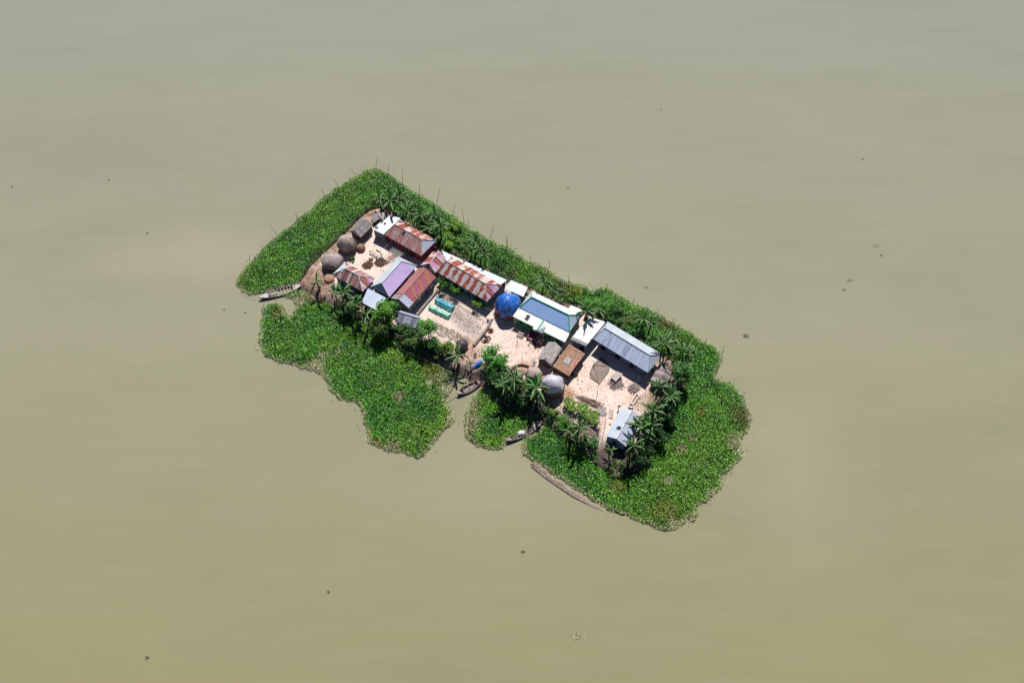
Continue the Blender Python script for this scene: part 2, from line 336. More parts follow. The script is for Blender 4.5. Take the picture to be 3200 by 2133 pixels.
# ------------------------------------------------------------------ land
LAND = [(928,893),(945,868),(960,840),(985,812),(1020,780),(1055,745),(1090,712),(1120,682),(1150,655),(1180,645),(1215,655),(1260,675),(1300,700),(1350,735),(1400,765),(1450,795),(1500,825),(1550,850),(1600,868),(1650,890),(1700,915),(1760,935),(1810,950),(1850,965),(1900,990),(1960,1020),(2010,1055),(2060,1090),(2110,1125),(2140,1160),(2145,1200),(2125,1260),(2090,1330),(2055,1400),(2025,1450),(1985,1482),(1940,1498),(1910,1492),(1870,1462),(1830,1425),(1780,1385),(1740,1352),(1710,1328),(1685,1315),(1650,1300),(1600,1285),(1560,1265),(1530,1240),(1505,1205),(1480,1185),(1450,1172),(1415,1165),(1380,1140),(1330,1115),(1280,1095),(1230,1070),(1190,1050),(1150,1020),(1110,990),(1070,970),(1030,948),(990,932),(960,915),(945,902)]
LW = Gn(LAND, .6)
def circ(P, px, py, r, z=GZ):
    c = G(px, py, z); return np.clip(1.4*(1-np.hypot(P[:, 0]-c.x, P[:, 1]-c.y)/(r/15.)), 0, 1)
def land():
    lo = LW.min(0)-3; hi = LW.max(0)+3; st = .45
    nx, ny = int((hi[0]-lo[0])/st), int((hi[1]-lo[1])/st)
    X, Y = np.meshgrid(lo[0]+np.arange(nx)*st, lo[1]+np.arange(ny)*st); P = np.stack([X.ravel(), Y.ravel()], 1)
    d = sdist(P, LW)+wob(P, .5)*.4; t = np.clip((d+.9)/2.2, 0, 1); z = -.35+(GZ+.35)*t*t*(3-2*t)
    idx = -np.ones(nx*ny, int); keep = d > -1.6; 
    quad = np.array([[j*nx+i, j*nx+i+1, (j+1)*nx+i+1, (j+1)*nx+i] for j in range(ny-1) for i in range(nx-1)])
    quad = quad[keep[quad].all(1)]; used = np.unique(quad); idx[used] = np.arange(len(used))
    P = P[used]; z = z[used]; d = d[used]
    me = bpy.data.meshes.new('island_ground'); me.from_pydata(np.column_stack([P, z]).tolist(), [], idx[quad].tolist())
    sand = np.array([.76, .635, .58]); pink = np.array([.5, .33, .27]); clay = np.array([.42, .22, .13]); mud = np.array([.15, .12, .11]); grey = np.array([.42, .37, .36]); olive = np.array([.26, .2, .14])  # mud also paints in shade at the south corner and under trees
    c = np.tile(sand, (len(P), 1))
    def blend(w, k): nonlocal c; w = w[:, None]; c = c*(1-w)+k*w
    st_ = np.clip(wob(P, .45, 11)*1.2-.25, 0, 1)*.45; blend(st_, sand*np.array([.72, .66, .62]))
    st_ = np.clip(wob(P, 1.3, 17)-.45, 0, 1)*.6; blend(st_, sand*.55)
    blend(np.clip((2.6-d)/2, 0, 1)*.9, pink)
    for (x, y, r, k, s) in [(960,880,60,pink,1),(1000,870,55,pink*.9,1),(1050,780,55,pink,.9),(1110,720,45,pink,.8),(1170,665,50,pink,.9),(1000,900,60,pink*.8,1),(1040,930,50,mud*1.6,.8),
            (1470,1080,40,clay*1.2,.6),(1440,1110,40,pink,1),(1480,1110,40,pink,.9),(1465,1150,34,mud*1.7,1),(1420,1160,40,mud,1),(1500,1165,36,mud*1.2,1),(1700,1180,26,clay,.9),(1770,1225,30,clay,.9),(1780,1240,14,clay,.9),(1645,1150,40,pink,.8),
            (1400,960,42,grey,1),(1430,985,42,grey,1),(1460,1010,45,grey,1),(1480,1030,38,grey,1),(1370,990,40,sand*.85,.8),(1390,930,50,grey*.8,.9),(1420,1050,45,sand*.85,.7),(1940,1470,120,mud*.2,1),(1935,1440,80,mud*.2,1),(1925,1478,14,pink,1),(2080,1330,70,mud*.5,1),(2120,1230,50,mud*.5,1),(1985,1445,60,mud*.4,1),(1215,1050,60,mud*.5,1),(1630,1280,70,mud*.5,1),(1900,1440,60,mud,1),(1990,1440,60,mud*.7,1),  # darkest mud spots also paint in shade at the south corner and under trees
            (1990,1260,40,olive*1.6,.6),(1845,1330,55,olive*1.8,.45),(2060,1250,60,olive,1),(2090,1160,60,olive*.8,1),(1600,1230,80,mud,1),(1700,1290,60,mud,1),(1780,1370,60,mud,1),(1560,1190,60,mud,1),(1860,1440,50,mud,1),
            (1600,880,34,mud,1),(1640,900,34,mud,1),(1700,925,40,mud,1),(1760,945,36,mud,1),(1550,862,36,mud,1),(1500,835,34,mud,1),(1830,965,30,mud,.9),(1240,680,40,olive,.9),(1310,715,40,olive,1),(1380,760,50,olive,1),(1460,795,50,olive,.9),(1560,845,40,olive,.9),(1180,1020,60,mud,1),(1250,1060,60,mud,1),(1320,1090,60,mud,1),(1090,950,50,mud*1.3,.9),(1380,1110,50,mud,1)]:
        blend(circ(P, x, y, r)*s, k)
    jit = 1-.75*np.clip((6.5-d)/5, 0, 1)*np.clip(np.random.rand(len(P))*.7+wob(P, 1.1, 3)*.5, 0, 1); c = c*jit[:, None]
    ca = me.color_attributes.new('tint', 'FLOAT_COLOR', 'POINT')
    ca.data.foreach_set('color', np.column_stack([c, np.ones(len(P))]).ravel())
    m, nt, b = _base('packed_earth'); tc = _n(nt, 'ShaderNodeTexCoord').outputs['Object']
    a = _n(nt, 'ShaderNodeAttribute', attribute_name='tint').outputs['Color']
    a = _mix(nt, _step(nt, _noise(nt, tc, .35, 6, .7), .45, .7), a, (.86, .78, .73), 'MULTIPLY')
    a = _mix(nt, _step(nt, _noise(nt, tc, 2.2, 6, .75), .52, .72), a, (.68, .57, .5), 'MULTIPLY')
    nt.links.new(a, b.inputs['Base Color']); b.inputs['Roughness'].default_value = .95; b.inputs['Specular IOR Level'].default_value = .15
    bp = _n(nt, 'ShaderNodeBump'); bp.inputs['Strength'].default_value = .5; bp.inputs['Distance'].default_value = .15
    nt.links.new(_noise(nt, tc, 2.5, 7, .7), bp.inputs['Height']); nt.links.new(bp.outputs[0], b.inputs['Normal'])
    me.materials.append(m); me.polygons.foreach_set('use_smooth', [True]*len(me.polygons)); me.update()
    o = bpy.data.objects.new('island_ground', me); COL.objects.link(o); tag(o, 'packed sandy earth of the small raised island', None, None, 'structure')
land()

# ------------------------------------------------------------------ floating water hyacinth
RING = [(736,888),(742,865),(757,842),(779,820),(805,792),(838,757),(865,734),(903,706),(929,683),(965,655),(1012,611),(1055,582),(1090,560),(1112,550),(1140,531),(1174,521),(1193,530),(1213,542),(1258,571),(1310,606),(1363,636),(1413,668),(1449,697),(1470,712),(1500,728),(1530,745),(1560,763),(1585,770),(1620,790),(1640,806),(1657,816),(1690,828),(1712,840),(1735,856),(1752,868),(1778,877),(1800,884),(1825,891),(1848,904),(1860,900),(1880,893),(1905,903),(1940,923),(1980,945),(2018,960),(2056,977),(2104,1004),(2154,1034),(2180,1052),(2205,1069),(2235,1080),(2252,1095),(2257,1115),(2250,1140),(2243,1160),(2240,1176),(2258,1186),(2280,1195),(2302,1213),(2322,1240),(2338,1270),(2350,1298),(2353,1320),(2342,1338),(2325,1352),(2317,1375),(2325,1400),(2315,1428),(2302,1446),(2290,1465),(2268,1482),(2260,1500),(2256,1520),(2238,1537),(2223,1553),(2207,1570),(2190,1578),(2180,1583),(2188,1592),(2178,1612),(2162,1628),(2148,1618),(2140,1632),(2115,1647),(2090,1655),(2050,1654),(2025,1638),(2000,1625),(1960,1611),(1920,1598),(1895,1588),(1870,1570),(1840,1552),(1800,1528),(1760,1502),(1720,1475),(1690,1452),(1672,1440),(1652,1434),(1635,1420),(1625,1395),(1630,1378),(1645,1362),(1668,1350),(1690,1335),(1705,1328),(1760,1340),(1900,1440),(2060,1300),(2100,1150),(1900,1020),(1700,960),(1400,800),(1200,690),(1150,690),(1040,790),(965,855),(940,886),(900,893),(870,900),(840,908),(800,920),(780,920),(757,908)]
SWM = [(820,962),(835,950),(862,943),(882,950),(893,968),(905,990),(918,970),(925,950),(915,935),(890,928),(868,922),(900,914),(930,900),(960,900),(1010,925),(1100,980),(1200,1040),(1300,1090),(1400,1140),(1440,1175),(1425,1205),(1405,1225),(1392,1245),(1400,1262),(1408,1290),(1420,1312),(1412,1326),(1385,1342),(1370,1365),(1350,1395),(1325,1420),(1300,1428),(1270,1421),(1240,1412),(1200,1401),(1165,1393),(1148,1380),(1143,1355),(1138,1330),(1130,1310),(1133,1290),(1122,1266),(1108,1258),(1080,1250),(1052,1238),(1030,1215),(1022,1195),(1008,1172),(980,1162),(945,1150),(925,1140),(905,1136),(875,1132),(850,1122),(828,1110),(816,1088),(806,1055),(812,1030),(813,1000),(816,980)]
MID = [(1500,1210),(1485,1233),(1469,1262),(1448,1290),(1450,1320),(1452,1347),(1462,1373),(1490,1390),(1533,1403),(1558,1407),(1579,1390),(1590,1374),(1620,1360),(1660,1338),(1690,1322),(1650,1280),(1560,1230)]
# patches of another growth: (px, py, radius px, colour, thinning)
YEL = np.array([.2, .25, .03]); PAL = np.array([.36, .36, .18]); DRY = np.array([.4, .43, .24]); LIM = np.array([.11, .24, .02]); BRT = np.array([.035, .19, .015])
ZON = [(900,1050,75,np.array([.12,.3,.015]),0),(960,1000,40,np.array([.06,.24,.02]),0),(2230,1380,110,np.array([.1,.3,.015]),0),(2060,1560,110,np.array([.1,.28,.015]),0),(2260,1270,70,np.array([.11,.3,.02]),0),(1280,1380,70,np.array([.12,.3,.015]),0),(1490,1330,50,np.array([.13,.32,.03]),0),(2150,1480,80,np.array([.09,.28,.015]),0),(2075,1600,55,YEL*.9,.1),(2080,1640,40,LIM,.0),(2110,1640,30,PAL,.3),(2300,1380,40,PAL,.1),(2310,1410,25,DRY,.4),(2265,1495,22,DRY,.4),(2225,1545,24,DRY*.9,.3),(2340,1310,20,DRY,.4),(2165,1370,18,PAL,.4),(2190,1290,22,YEL,.1),(2130,1400,20,PAL,.4),(2090,1500,16,DRY*.8,.5),(2165,1615,22,PAL,.4),(1930,1520,30,YEL*.9,.1),(2330,1300,60,YEL*.6,0),
 (985,1150,45,PAL,.45),(1010,1115,24,DRY,.2),(1060,1100,14,DRY,.3),(1000,1190,40,PAL,.5),(960,1165,35,PAL,.5),(950,930,45,DRY*.8+YEL*.4,.35),(920,945,40,PAL,.5),(990,935,30,DRY*.8,.3),(880,965,22,YEL,.1),(870,985,30,YEL*.8,.2),(815,1055,14,DRY,.3),(1370,1180,40,PAL,.3),(1345,1160,40,YEL,.2),(1395,1215,32,DRY*.9,.5),(1420,1190,30,(.2,.2,.19),.5),(1340,1195,15,DRY,.5),(1250,1240,25,PAL*.8,.1),(1130,1290,18,PAL,.3),(1155,1350,18,YEL,.1),(1180,1385,28,YEL,.1),(1230,1395,30,PAL*.9,.2),(1320,1400,30,LIM,.0),(1360,1375,18,PAL,.3),(1405,1310,22,PAL,.3),(1150,1375,16,DRY,.5),(1300,1250,45,BRT,0),(1330,1290,55,BRT,0),
 (1475,1310,40,PAL*1.1,.2),(1470,1340,28,PAL,.2),(1460,1370,22,YEL,.1),(1485,1260,25,PAL,.2),(1540,1330,45,BRT,0),(1635,1400,22,PAL,.3),(1720,1420,60,BRT,0),(1500,835,30,YEL*.8,.1),(1600,860,30,YEL*.6,.1),(1700,830,60,LIM*.8,0),(1750,900,60,YEL*.6,.1),(1870,915,30,BRT,0),(2090,1010,50,YEL*.5,0),(1858,902,10,DRY,.3),(2245,1175,22,PAL*.8,.4),(1400,720,14,(.1,.02,.01),.2),(1470,715,14,DRY,.3)]
def mat_of(polypx, name, label, dens=58, edge_thin=0, sz=(.15, .29)):
    poly = Gn(polypx, .3); P = scatter(poly, dens)
    d = sdist(P, poly)+wob(P, .9)*.35+wob(P, 3.1, 4)*.18; dl = sdist(P, LW)+wob(P, .5)*.4
    k = ((d > 0) | ((d > -1.3) & (np.random.rand(len(d)) < .05*(wob(P, 1.7, 8) > 0)))) & (dl < .2); P = P[k]; d = d[k]; dl = dl[k]; N = len(P)
    n1 = wob(P, .35, 1); n2 = wob(P, .12, 5); r = np.random.rand(N, 1)
    base = np.array([.07, .31, .01])*(.35+1.15*r)
    base += np.clip(n2+.25, 0, 1)[:, None]*np.array([.075, .05, .0])+np.clip(n1, -.5, 1)[:, None]*np.array([.05, .1, .002])+np.clip(wob(P, .9, 21), -.6, 1)[:, None]*np.array([.03, .08, .002]); base = np.maximum(base, .004)
    rr = np.random.rand(N)
    base[rr > .985] = np.array([.5, .55, .26]); base[(rr > .88) & (rr < .965)] = np.array([.14, .4, .03])  # palest leaves carry highlight specks painted into their colour
    base[(rr > .2) & (rr < .4)] *= .4
    keep = np.ones(N, bool)
    for (x, y, R, c, th) in ZON:
        wz = circ(P, x, y, R, .3); pick = (wz > np.random.rand(N)*.9+.05) & (np.random.rand(N) < (.6 if R > 60 else .95))
        base[pick] = np.array(c)*(.6+.8*np.random.rand(pick.sum(), 1)); keep &= ~(pick & (np.random.rand(N) < th*.6))
    e = (d < .6) & (np.random.rand(N) < .45); base[e] = PAL*(.7+.8*np.random.rand(e.sum(), 1))
    P = P[keep]; base = base[keep]; d = d[keep]; N = len(P)
    z = .04+.08*(d > 0)+np.clip(d, 0, .8)/.8*.38+np.clip(d*3, 0, 1)*(wob(P, .8, 2)*.16+wob(P, .35, 1)*.1+np.random.rand(N)*.22)
    s = sz[0]+np.random.rand(N)*(sz[1]-sz[0])
    o = leaves(name, np.column_stack([P, z]), s, base, 'hyac', flat=.6, wid=.4, fold=.16)
    tag(o, label, 'water hyacinth', None, 'stuff')
    # sheet for the stem tangle; its near-black colour paints shade in the leaf gaps
    lo = poly.min(0); hi = poly.max(0); st = .5; nx, ny = int((hi[0]-lo[0])/st)+1, int((hi[1]-lo[1])/st)+1
    X, Y = np.meshgrid(lo[0]+np.arange(nx)*st, lo[1]+np.arange(ny)*st); Q = np.stack([X.ravel(), Y.ravel()], 1)
    ok = (sdist(Q, poly)+wob(Q, .9)*.35 > .55) & (sdist(Q, LW) < .9)
    for (x, y, R, c, th) in ZON:
        if th >= .45: ok &= ~(circ(Q, x, y, R, .3) > .55)
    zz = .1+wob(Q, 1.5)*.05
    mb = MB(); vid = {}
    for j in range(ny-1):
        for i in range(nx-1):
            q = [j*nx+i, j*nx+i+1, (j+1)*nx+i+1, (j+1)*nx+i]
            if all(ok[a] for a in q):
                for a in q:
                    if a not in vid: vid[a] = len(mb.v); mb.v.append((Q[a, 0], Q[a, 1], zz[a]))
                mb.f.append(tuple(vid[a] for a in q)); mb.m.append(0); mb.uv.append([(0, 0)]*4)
    b = mb.build(name+'_tangle', 'matbase'); tag(b, 'tangled stems darkened with painted gap shade beneath '+label, 'plant stems', None, 'stuff')
mat_of(RING, 'water_hyacinth', 'long green hyacinth mat from the north-west tip round the north and east sides')
mat_of(SWM, 'water_hyacinth', 'three-lobed green hyacinth mat on the south-west side below the longest moored boat')
mat_of(MID, 'water_hyacinth', 'small green hyacinth mat between the two southern boats')

# ------------------------------------------------------------------ undergrowth on the banks
UG = [[(1330,735),(1400,770),(1500,820),(1600,866),(1660,885),(1720,910),(1790,935),(1830,955),(1900,992),(2000,1050),(2070,1095),(2060,1115),(1990,1078),(1900,1012),(1820,978),(1710,933),(1650,905),(1590,882),(1490,838),(1395,798)],
 [(1160,618),(1230,595),(1330,645),(1400,695),(1470,735),(1560,800),(1640,850),(1640,880),(1560,860),(1490,825),(1400,785),(1340,742),(1270,695),(1225,668),(1190,655),(1170,640)],
 [(1640,850),(1720,870),(1800,900),(1900,935),(1990,975),(2080,1040),(2160,1100),(2150,1180),(2110,1150),(2070,1100),(2000,1052),(1900,995),(1830,960),(1730,925),(1660,892)],
 [(2160,1100),(2170,1180),(2150,1250),(2110,1320),(2070,1400),(2020,1440),(1995,1430),(2005,1390),(2020,1350),(2025,1300),(2050,1250),(2080,1215),(2115,1200),(2110,1150)],
 [(1515,1195),(1545,1160),(1600,1165),(1650,1195),(1690,1225),(1705,1250),(1720,1275),(1745,1300),(1790,1345),(1840,1390),(1870,1430),(1860,1450),(1800,1400),(1740,1350),(1690,1310),(1600,1290),(1540,1250)],
 [(1885,1462),(1910,1440),(1960,1432),(2000,1425),(2010,1455),(1985,1478),(1940,1494),(1905,1488)],
 [(1060,935),(1120,955),(1180,980),(1240,1020),(1300,1045),(1350,1065),(1420,1092),(1410,1120),(1350,1115),(1270,1085),(1180,1045),(1100,1000),(1050,960)]]
UGN = ['in a dark strip along the back walls of the houses', 'behind the northern houses', 'behind the green and silver roofed houses', 'along the eastern bank', 'under the southern banana plants', 'at the dark southern corner of the bank', 'along the south-west bank']
for pg, nm in zip(UG, UGN):
    poly = Gn(pg, .9); P = scatter(poly, 17); d = sdist(P, poly)+wob(P, .7)*.5; P = P[d > 0]; N = len(P)
    keep = (wob(P, .6, 3) > -.35) | (np.random.rand(N) < .35); P = P[keep]; N = len(P)
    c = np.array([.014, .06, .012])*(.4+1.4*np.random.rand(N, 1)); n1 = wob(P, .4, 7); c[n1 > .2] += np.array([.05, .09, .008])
    gz = np.clip((sdist(P, LW)+.9)/2.2, 0, 1); gz = -.3+(GZ+.3)*gz*gz*(3-2*gz); gz = np.maximum(gz, .15)
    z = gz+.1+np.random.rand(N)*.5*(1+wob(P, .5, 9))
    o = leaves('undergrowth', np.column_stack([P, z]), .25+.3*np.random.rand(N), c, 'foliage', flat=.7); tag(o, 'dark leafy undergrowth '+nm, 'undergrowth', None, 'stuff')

for pg, dn, lb in [([(935,893),(985,815),(1055,750),(1120,690),(1170,655),(1200,668),(1160,700),(1115,730),(1085,745),(1050,790),(1010,830),(1010,860),(1040,890),(1060,930),(1000,925),(960,905)], 14, 'dry leaf litter and straw strewn over the north-west bank'),
                   ([(1420,1090),(1480,1085),(1500,1110),(1480,1150),(1430,1150),(1405,1120)], 9, 'dry litter on the ground by the middle landing'), ([(1750,1225),(1790,1225),(1880,1300),(1870,1360),(1820,1360),(1750,1310)], 12, 'straw and twigs littering the ground under the vine trellis'),
                   ([(1500,1080),(1560,1040),(1620,1040),(1700,1080),(1700,1130),(1640,1130),(1580,1100)], 1.4, 'scraps and twigs scattered over the middle yard'), ([(1830,1130),(1860,1120),(1990,1200),(1960,1260),(1890,1290),(1790,1220)], 1.6, 'scraps and twigs scattered over the southern yard'), ([(1130,780),(1190,745),(1240,790),(1200,850),(1110,830)], 1.6, 'scraps and twigs scattered over the north yard'),
                   ([(1970,1200),(2040,1190),(2060,1230),(2030,1300),(1985,1290),(1965,1240)], 8, 'leaf litter on the sand along the eastern bananas')]:
    poly = Gn(pg, GZ); P = scatter(poly, dn); P = P[(sdist(P, poly)+wob(P, .9)*.6) > 0]; N = len(P); gz = np.clip((sdist(P, LW)+wob(P, .5)*.4+.9)/2.2, 0, 1); gz = -.35+(GZ+.35)*gz*gz*(3-2*gz)
    pal = np.array([[.55,.4,.33],[.3,.17,.12],[.2,.13,.09],[.62,.5,.4],[.38,.24,.17]])[np.random.randint(0, 5, N)]*(.6+.7*np.random.rand(N, 1))
    o = leaves('leaf_litter', np.column_stack([P, gz+.04+.06*np.random.rand(N)]), .15+.3*np.random.rand(N), pal, 'foliage', flat=.3, wid=.2); tag(o, lb, 'leaf litter', None, 'stuff')
# ------------------------------------------------------------------ buildings
def wallbox(mb, base, z0, ztops, mi=0):
    mb.hexa([Vector((p.x, p.y, z0)) for p in base], [Vector((p.x, p.y, z)) for p, z in zip(base, ztops)], mi)
class House: pass
def house(name, label, cat, e0, e1, r0, r1, hE, hR, near, far, end0, end1, wall, cap, wf=None, over=.45, minhip=.35, capr=.09, gmat=None, group=None, gz=GZ):
    zE, zR = gz+hE, gz+hR; E0, E1 = G(*e0, zE), G(*e1, zE); R0, R1 = G(*r0, zR), G(*r1, zR)
    u = (E1-E0).normalized(); n = Vector((-u.y, u.x, 0))
    if n.dot(R0-E0) < 0: n = -n
    L = (E1-E0).length; wN = (n.dot(R0-E0)+n.dot(R1-E0))/2; a0 = u.dot(R0-E0); a1 = u.dot(R1-E0)
    if a0 < minhip: E0 = E0+u*a0; L -= a0; a1 -= a0; a0 = 0
    if L-a1 < minhip: L = a1
    wf = wf or wN
    def P(a, b, z): q = E0+u*a+n*b; return Vector((q.x, q.y, z))
    zF = zR-(zR-zE)*wf/wN
    e_0, e_1, f_0, f_1, r_0, r_1 = P(0, 0, zE), P(L, 0, zE), P(0, wN+wf, zF), P(L, wN+wf, zF), P(a0, wN, zR), P(a1, wN, zR)
    c = P(L/2, wN, gz); root = empty(name, c, label, cat, group)
    sl = math.hypot(wN, zR-zE); sf = math.hypot(wf, zR-zF)
    mb = MB()
    mb.slab([e_0, e_1, r_1, r_0], .05, 0, [(0, 0), (L, 0), (a1, sl), (a0, sl)])
    mb.slab([f_1, f_0, r_0, r_1], .05, 1, [(L, 0), (0, 0), (a0, sf), (a1, sf)])
    if a0 > 0: mb.slab([f_0, e_0, r_0], .05, 2, [(0, 0), (wN+wf, 0), (wf, math.hypot(a0, zR-zE))])
    if L-a1 > 1e-4: mb.slab([e_1, f_1, r_1], .05, 3, [(0, 0), (wN+wf, 0), (wN, math.hypot(L-a1, zR-zE))])
    rf = mb.build('roof', [near, far, end0, end1], root)
    cb = MB(); up = Vector((0, 0, .05)); cb.tube([r_0+up, r_1+up], capr, 5)
    if a0 > 0: cb.tube([e_0+up, r_0+up], capr*.8, 5); cb.tube([f_0+up, r_0+up], capr*.8, 5)
    if L-a1 > 1e-4: cb.tube([e_1+up, r_1+up], capr*.8, 5); cb.tube([f_1+up, r_1+up], capr*.8, 5)
    cp = cb.build('ridge_cap', cap, root); 
    k = (zR-zE)/wN; o = over; zw = zE+k*o-.1; zw2 = zF+k*o-.1
    wb = MB(); i0 = o if a0 > 0 else o*.7; i1 = L-(o if L-a1 > 1e-4 else o*.7)
    if a0 > 0 or L-a1 > 1e-4:
        wallbox(wb, [P(i0, o, 0), P(i1, o, 0), P(i1, wN+wf-o, 0), P(i0, wN+wf-o, 0)], gz-.4, [zw, zw, zw2, zw2])
    else:
        b = [P(i0, o, 0), P(i1, o, 0), P(i1, wN, 0), P(i1, wN+wf-o, 0), P(i0, wN+wf-o, 0), P(i0, wN, 0)]
        wallbox(wb, b, gz-.4, [zw, zw, zR-.12, zw2, zw2, zR-.12])
    wl = wb.build('wall', wall, root)
    h = House(); h.root = root; h.P = P; h.L = L; h.w = wN; h.wf = wf; h.o = o; h.zE = zE; h.zR = zR; h.u = u; h.n = n; h.roof = rf; h.a0 = a0; h.a1 = a1; h.gz = gz; h.ang = math.atan2(u.y, u.x); h.k = k; h.i0 = i0; h.i1 = i1
    return h
def opening(h, name, a, wd, ht, z0=.05, mat='door', side='near', frame='frame'):
    """door or window let into a wall: a leaf and a frame, 3 cm proud"""
    if side == 'near': c = h.P(a, h.o-.02, h.gz+z0+ht/2); ang = h.ang
    elif side == 'end1': c = h.P(h.i1+.02, a, h.gz+z0+ht/2); ang = h.ang+math.pi/2
    else: c = h.P(h.i0-.02, a, h.gz+z0+ht/2); ang = h.ang+math.pi/2
    mb = MB(); mb.box(c, (wd, .08, ht), ang); o = mb.build(name, mat, h.root)
    if frame:
        fb = MB(); dx = Vector((math.cos(ang), math.sin(ang), 0))
        for s in (-1, 1): fb.box(c+dx*s*(wd/2+.04), (.08, .14, ht+.16), ang)
        fb.box(c+Vector((0, 0, ht/2+.04)), (wd, .14, .08), ang); f = fb.build('frame', frame, h.root); f.parent = o
    return o
def on_roof(h, name, a, b, sx, sy, mat, th=.06, side=1, rim=True, label=None):
    """flat panel lying on the near (b from the eave) or far slope"""
    z = h.zE+h.k*b+.09 if side == 1 else h.zR-h.k*(b-h.w)+.09; c = h.P(a, b, z); s = h.k*side
    du = h.u*sx/2; dn = (h.n+Vector((0, 0, s))).normalized()*sy/2
    mb = MB(); mb.slab([c-du-dn, c+du-dn, c+du+dn, c-du+dn], th); o = mb.build(name, mat, h.root)
    if rim:
        fb = MB(); q = [c-du-dn, c+du-dn, c+du+dn, c-du+dn, c-du-dn]
        for i in range(4): fb.tube([q[i], q[i+1]], .04, 4)
        f = fb.build('frame', 'frame', h.root); f.parent = o
    if label: o['label'] = label
    return o
def flatroof(name, label, cat, px, hs, mat, wall=None, posts=True, wallmat='wall_grey', ins=.3, uvdir=0, th=.06, gz=GZ):
    T = [G(*p, gz+h) for p, h in zip(px, hs)]; c = sum(T, Vector())/len(T); c.z = gz
    root = empty(name, c, label, cat); u = (T[1-uvdir if uvdir == 0 else 0]-T[0 if uvdir == 0 else -1]); u.z = 0; u.normalize(); n = Vector((-u.y, u.x, 0))
    mb = MB(); mb.slab(T, th, 0, [(u.dot(p-T[0]), n.dot(p-T[0])) for p in T]); r = mb.build('roof', mat, root)
    cm = Vector((c.x, c.y, 0)); B = []
    for p in T:
        q = Vector((p.x, p.y, 0)); d = (cm-q); q = q+d.normalized()*min(ins*1.4, d.length*.4); B.append(Vector((q.x, q.y, p.z-.1)))
    if wall == 'all':
        wb = MB(); wb.hexa([Vector((p.x, p.y, gz-.4)) for p in B], B); wb.build('wall', wallmat, root)
    else:
        if wall:
            wb = MB()
            for (i, j) in wall:
                a, b = B[i], B[j]; d = (b-a); nn = Vector((-d.y, d.x, 0)).normalized()*.05
                wb.hexa([Vector((*(a+nn).xy, gz-.3)), Vector((*(b+nn).xy, gz-.3)), Vector((*(b-nn).xy, gz-.3)), Vector((*(a-nn).xy, gz-.3))], [a+nn, b+nn, b-nn, a-nn])
            wb.build('wall', wallmat, root)
        if posts:
            for p in B: pb = MB(); pb.tube([Vector((p.x, p.y, gz-.2)), p], .06, 6); pb.build('post', 'bamboo', root)
    root2 = House(); root2.root = root; root2.T = T; root2.B = B; root2.c = c; root2.roof = r; return root2

# north-west: rusty red hipped house with pale lean-to
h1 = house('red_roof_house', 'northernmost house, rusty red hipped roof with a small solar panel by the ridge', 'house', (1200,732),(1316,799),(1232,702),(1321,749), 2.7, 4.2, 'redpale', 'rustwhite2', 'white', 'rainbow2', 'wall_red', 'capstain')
on_roof(h1, 'solar_panel', 4.2, h1.w*.78, .8, .9, 'solar')
opening(h1, 'door', 2.2, .9, 1.9); opening(h1, 'window', 4.2, .8, .9, .9, 'glass'); opening(h1, 'door', 6.2, .9, 1.9)
for a in (.4, 1.9, 3.4, 4.9): pb = MB(); q = h1.P(a, -.05, GZ); pb.tube([q, q+Vector((0, 0, 2.65))], .05, 6); pb.build('post', 'redcloth', h1.root)
l1 = flatroof('white_shed', 'white flat sheet roofed shed against the northernmost red house, a plant shadow across it', 'shed', [(1164,716),(1212,672),(1252,681),(1200,733)], [2.6,2.7,2.7,2.6], 'white', wall='all', wallmat='wall_grey', ins=.15)
for (x, y, nm, lb) in ((1193,691,'tyre','worn tyre weighing down the white shed roof, nearer the back'),(1177,710,'tyre','worn tyre weighing down the white shed roof, nearer the yard')):
    c = G(x, y, GZ+2.82); mb = MB(); mb.tube([c+Vector((math.cos(t)*.27, math.sin(t)*.27, 0)) for t in np.linspace(0, 2*math.pi, 13)], .085, 6, cap=False); o = mb.build(nm, 'rubber', None, True, loc=c); tag(o, lb, 'tyre', 'tyres on the white shed roof')
c = G(1203,698,GZ+2.78); mb = MB(); mb.box(c, (.5,.3,.2), .6, top=(.85,.8)); mb.box(c+Vector((0,0,.13)), (.36,.18,.07), .6); tag(mb.build('red_bundle', 'redcloth', None, loc=c), 'small red bundle lying on the white shed roof', 'bundle')

# left-hand red hipped house with navy wall
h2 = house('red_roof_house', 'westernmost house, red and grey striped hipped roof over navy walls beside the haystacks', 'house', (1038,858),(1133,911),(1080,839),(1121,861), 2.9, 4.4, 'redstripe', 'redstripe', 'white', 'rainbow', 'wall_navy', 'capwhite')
on_roof(h2, 'skylight_sheet', 1.9, h2.w*.72, .55, .8, 'paleblue', rim=False)
opening(h2, 'window', 2.2, .8, .8, .9, 'glass'); opening(h2, 'door', 4.2, .9, 1.9)

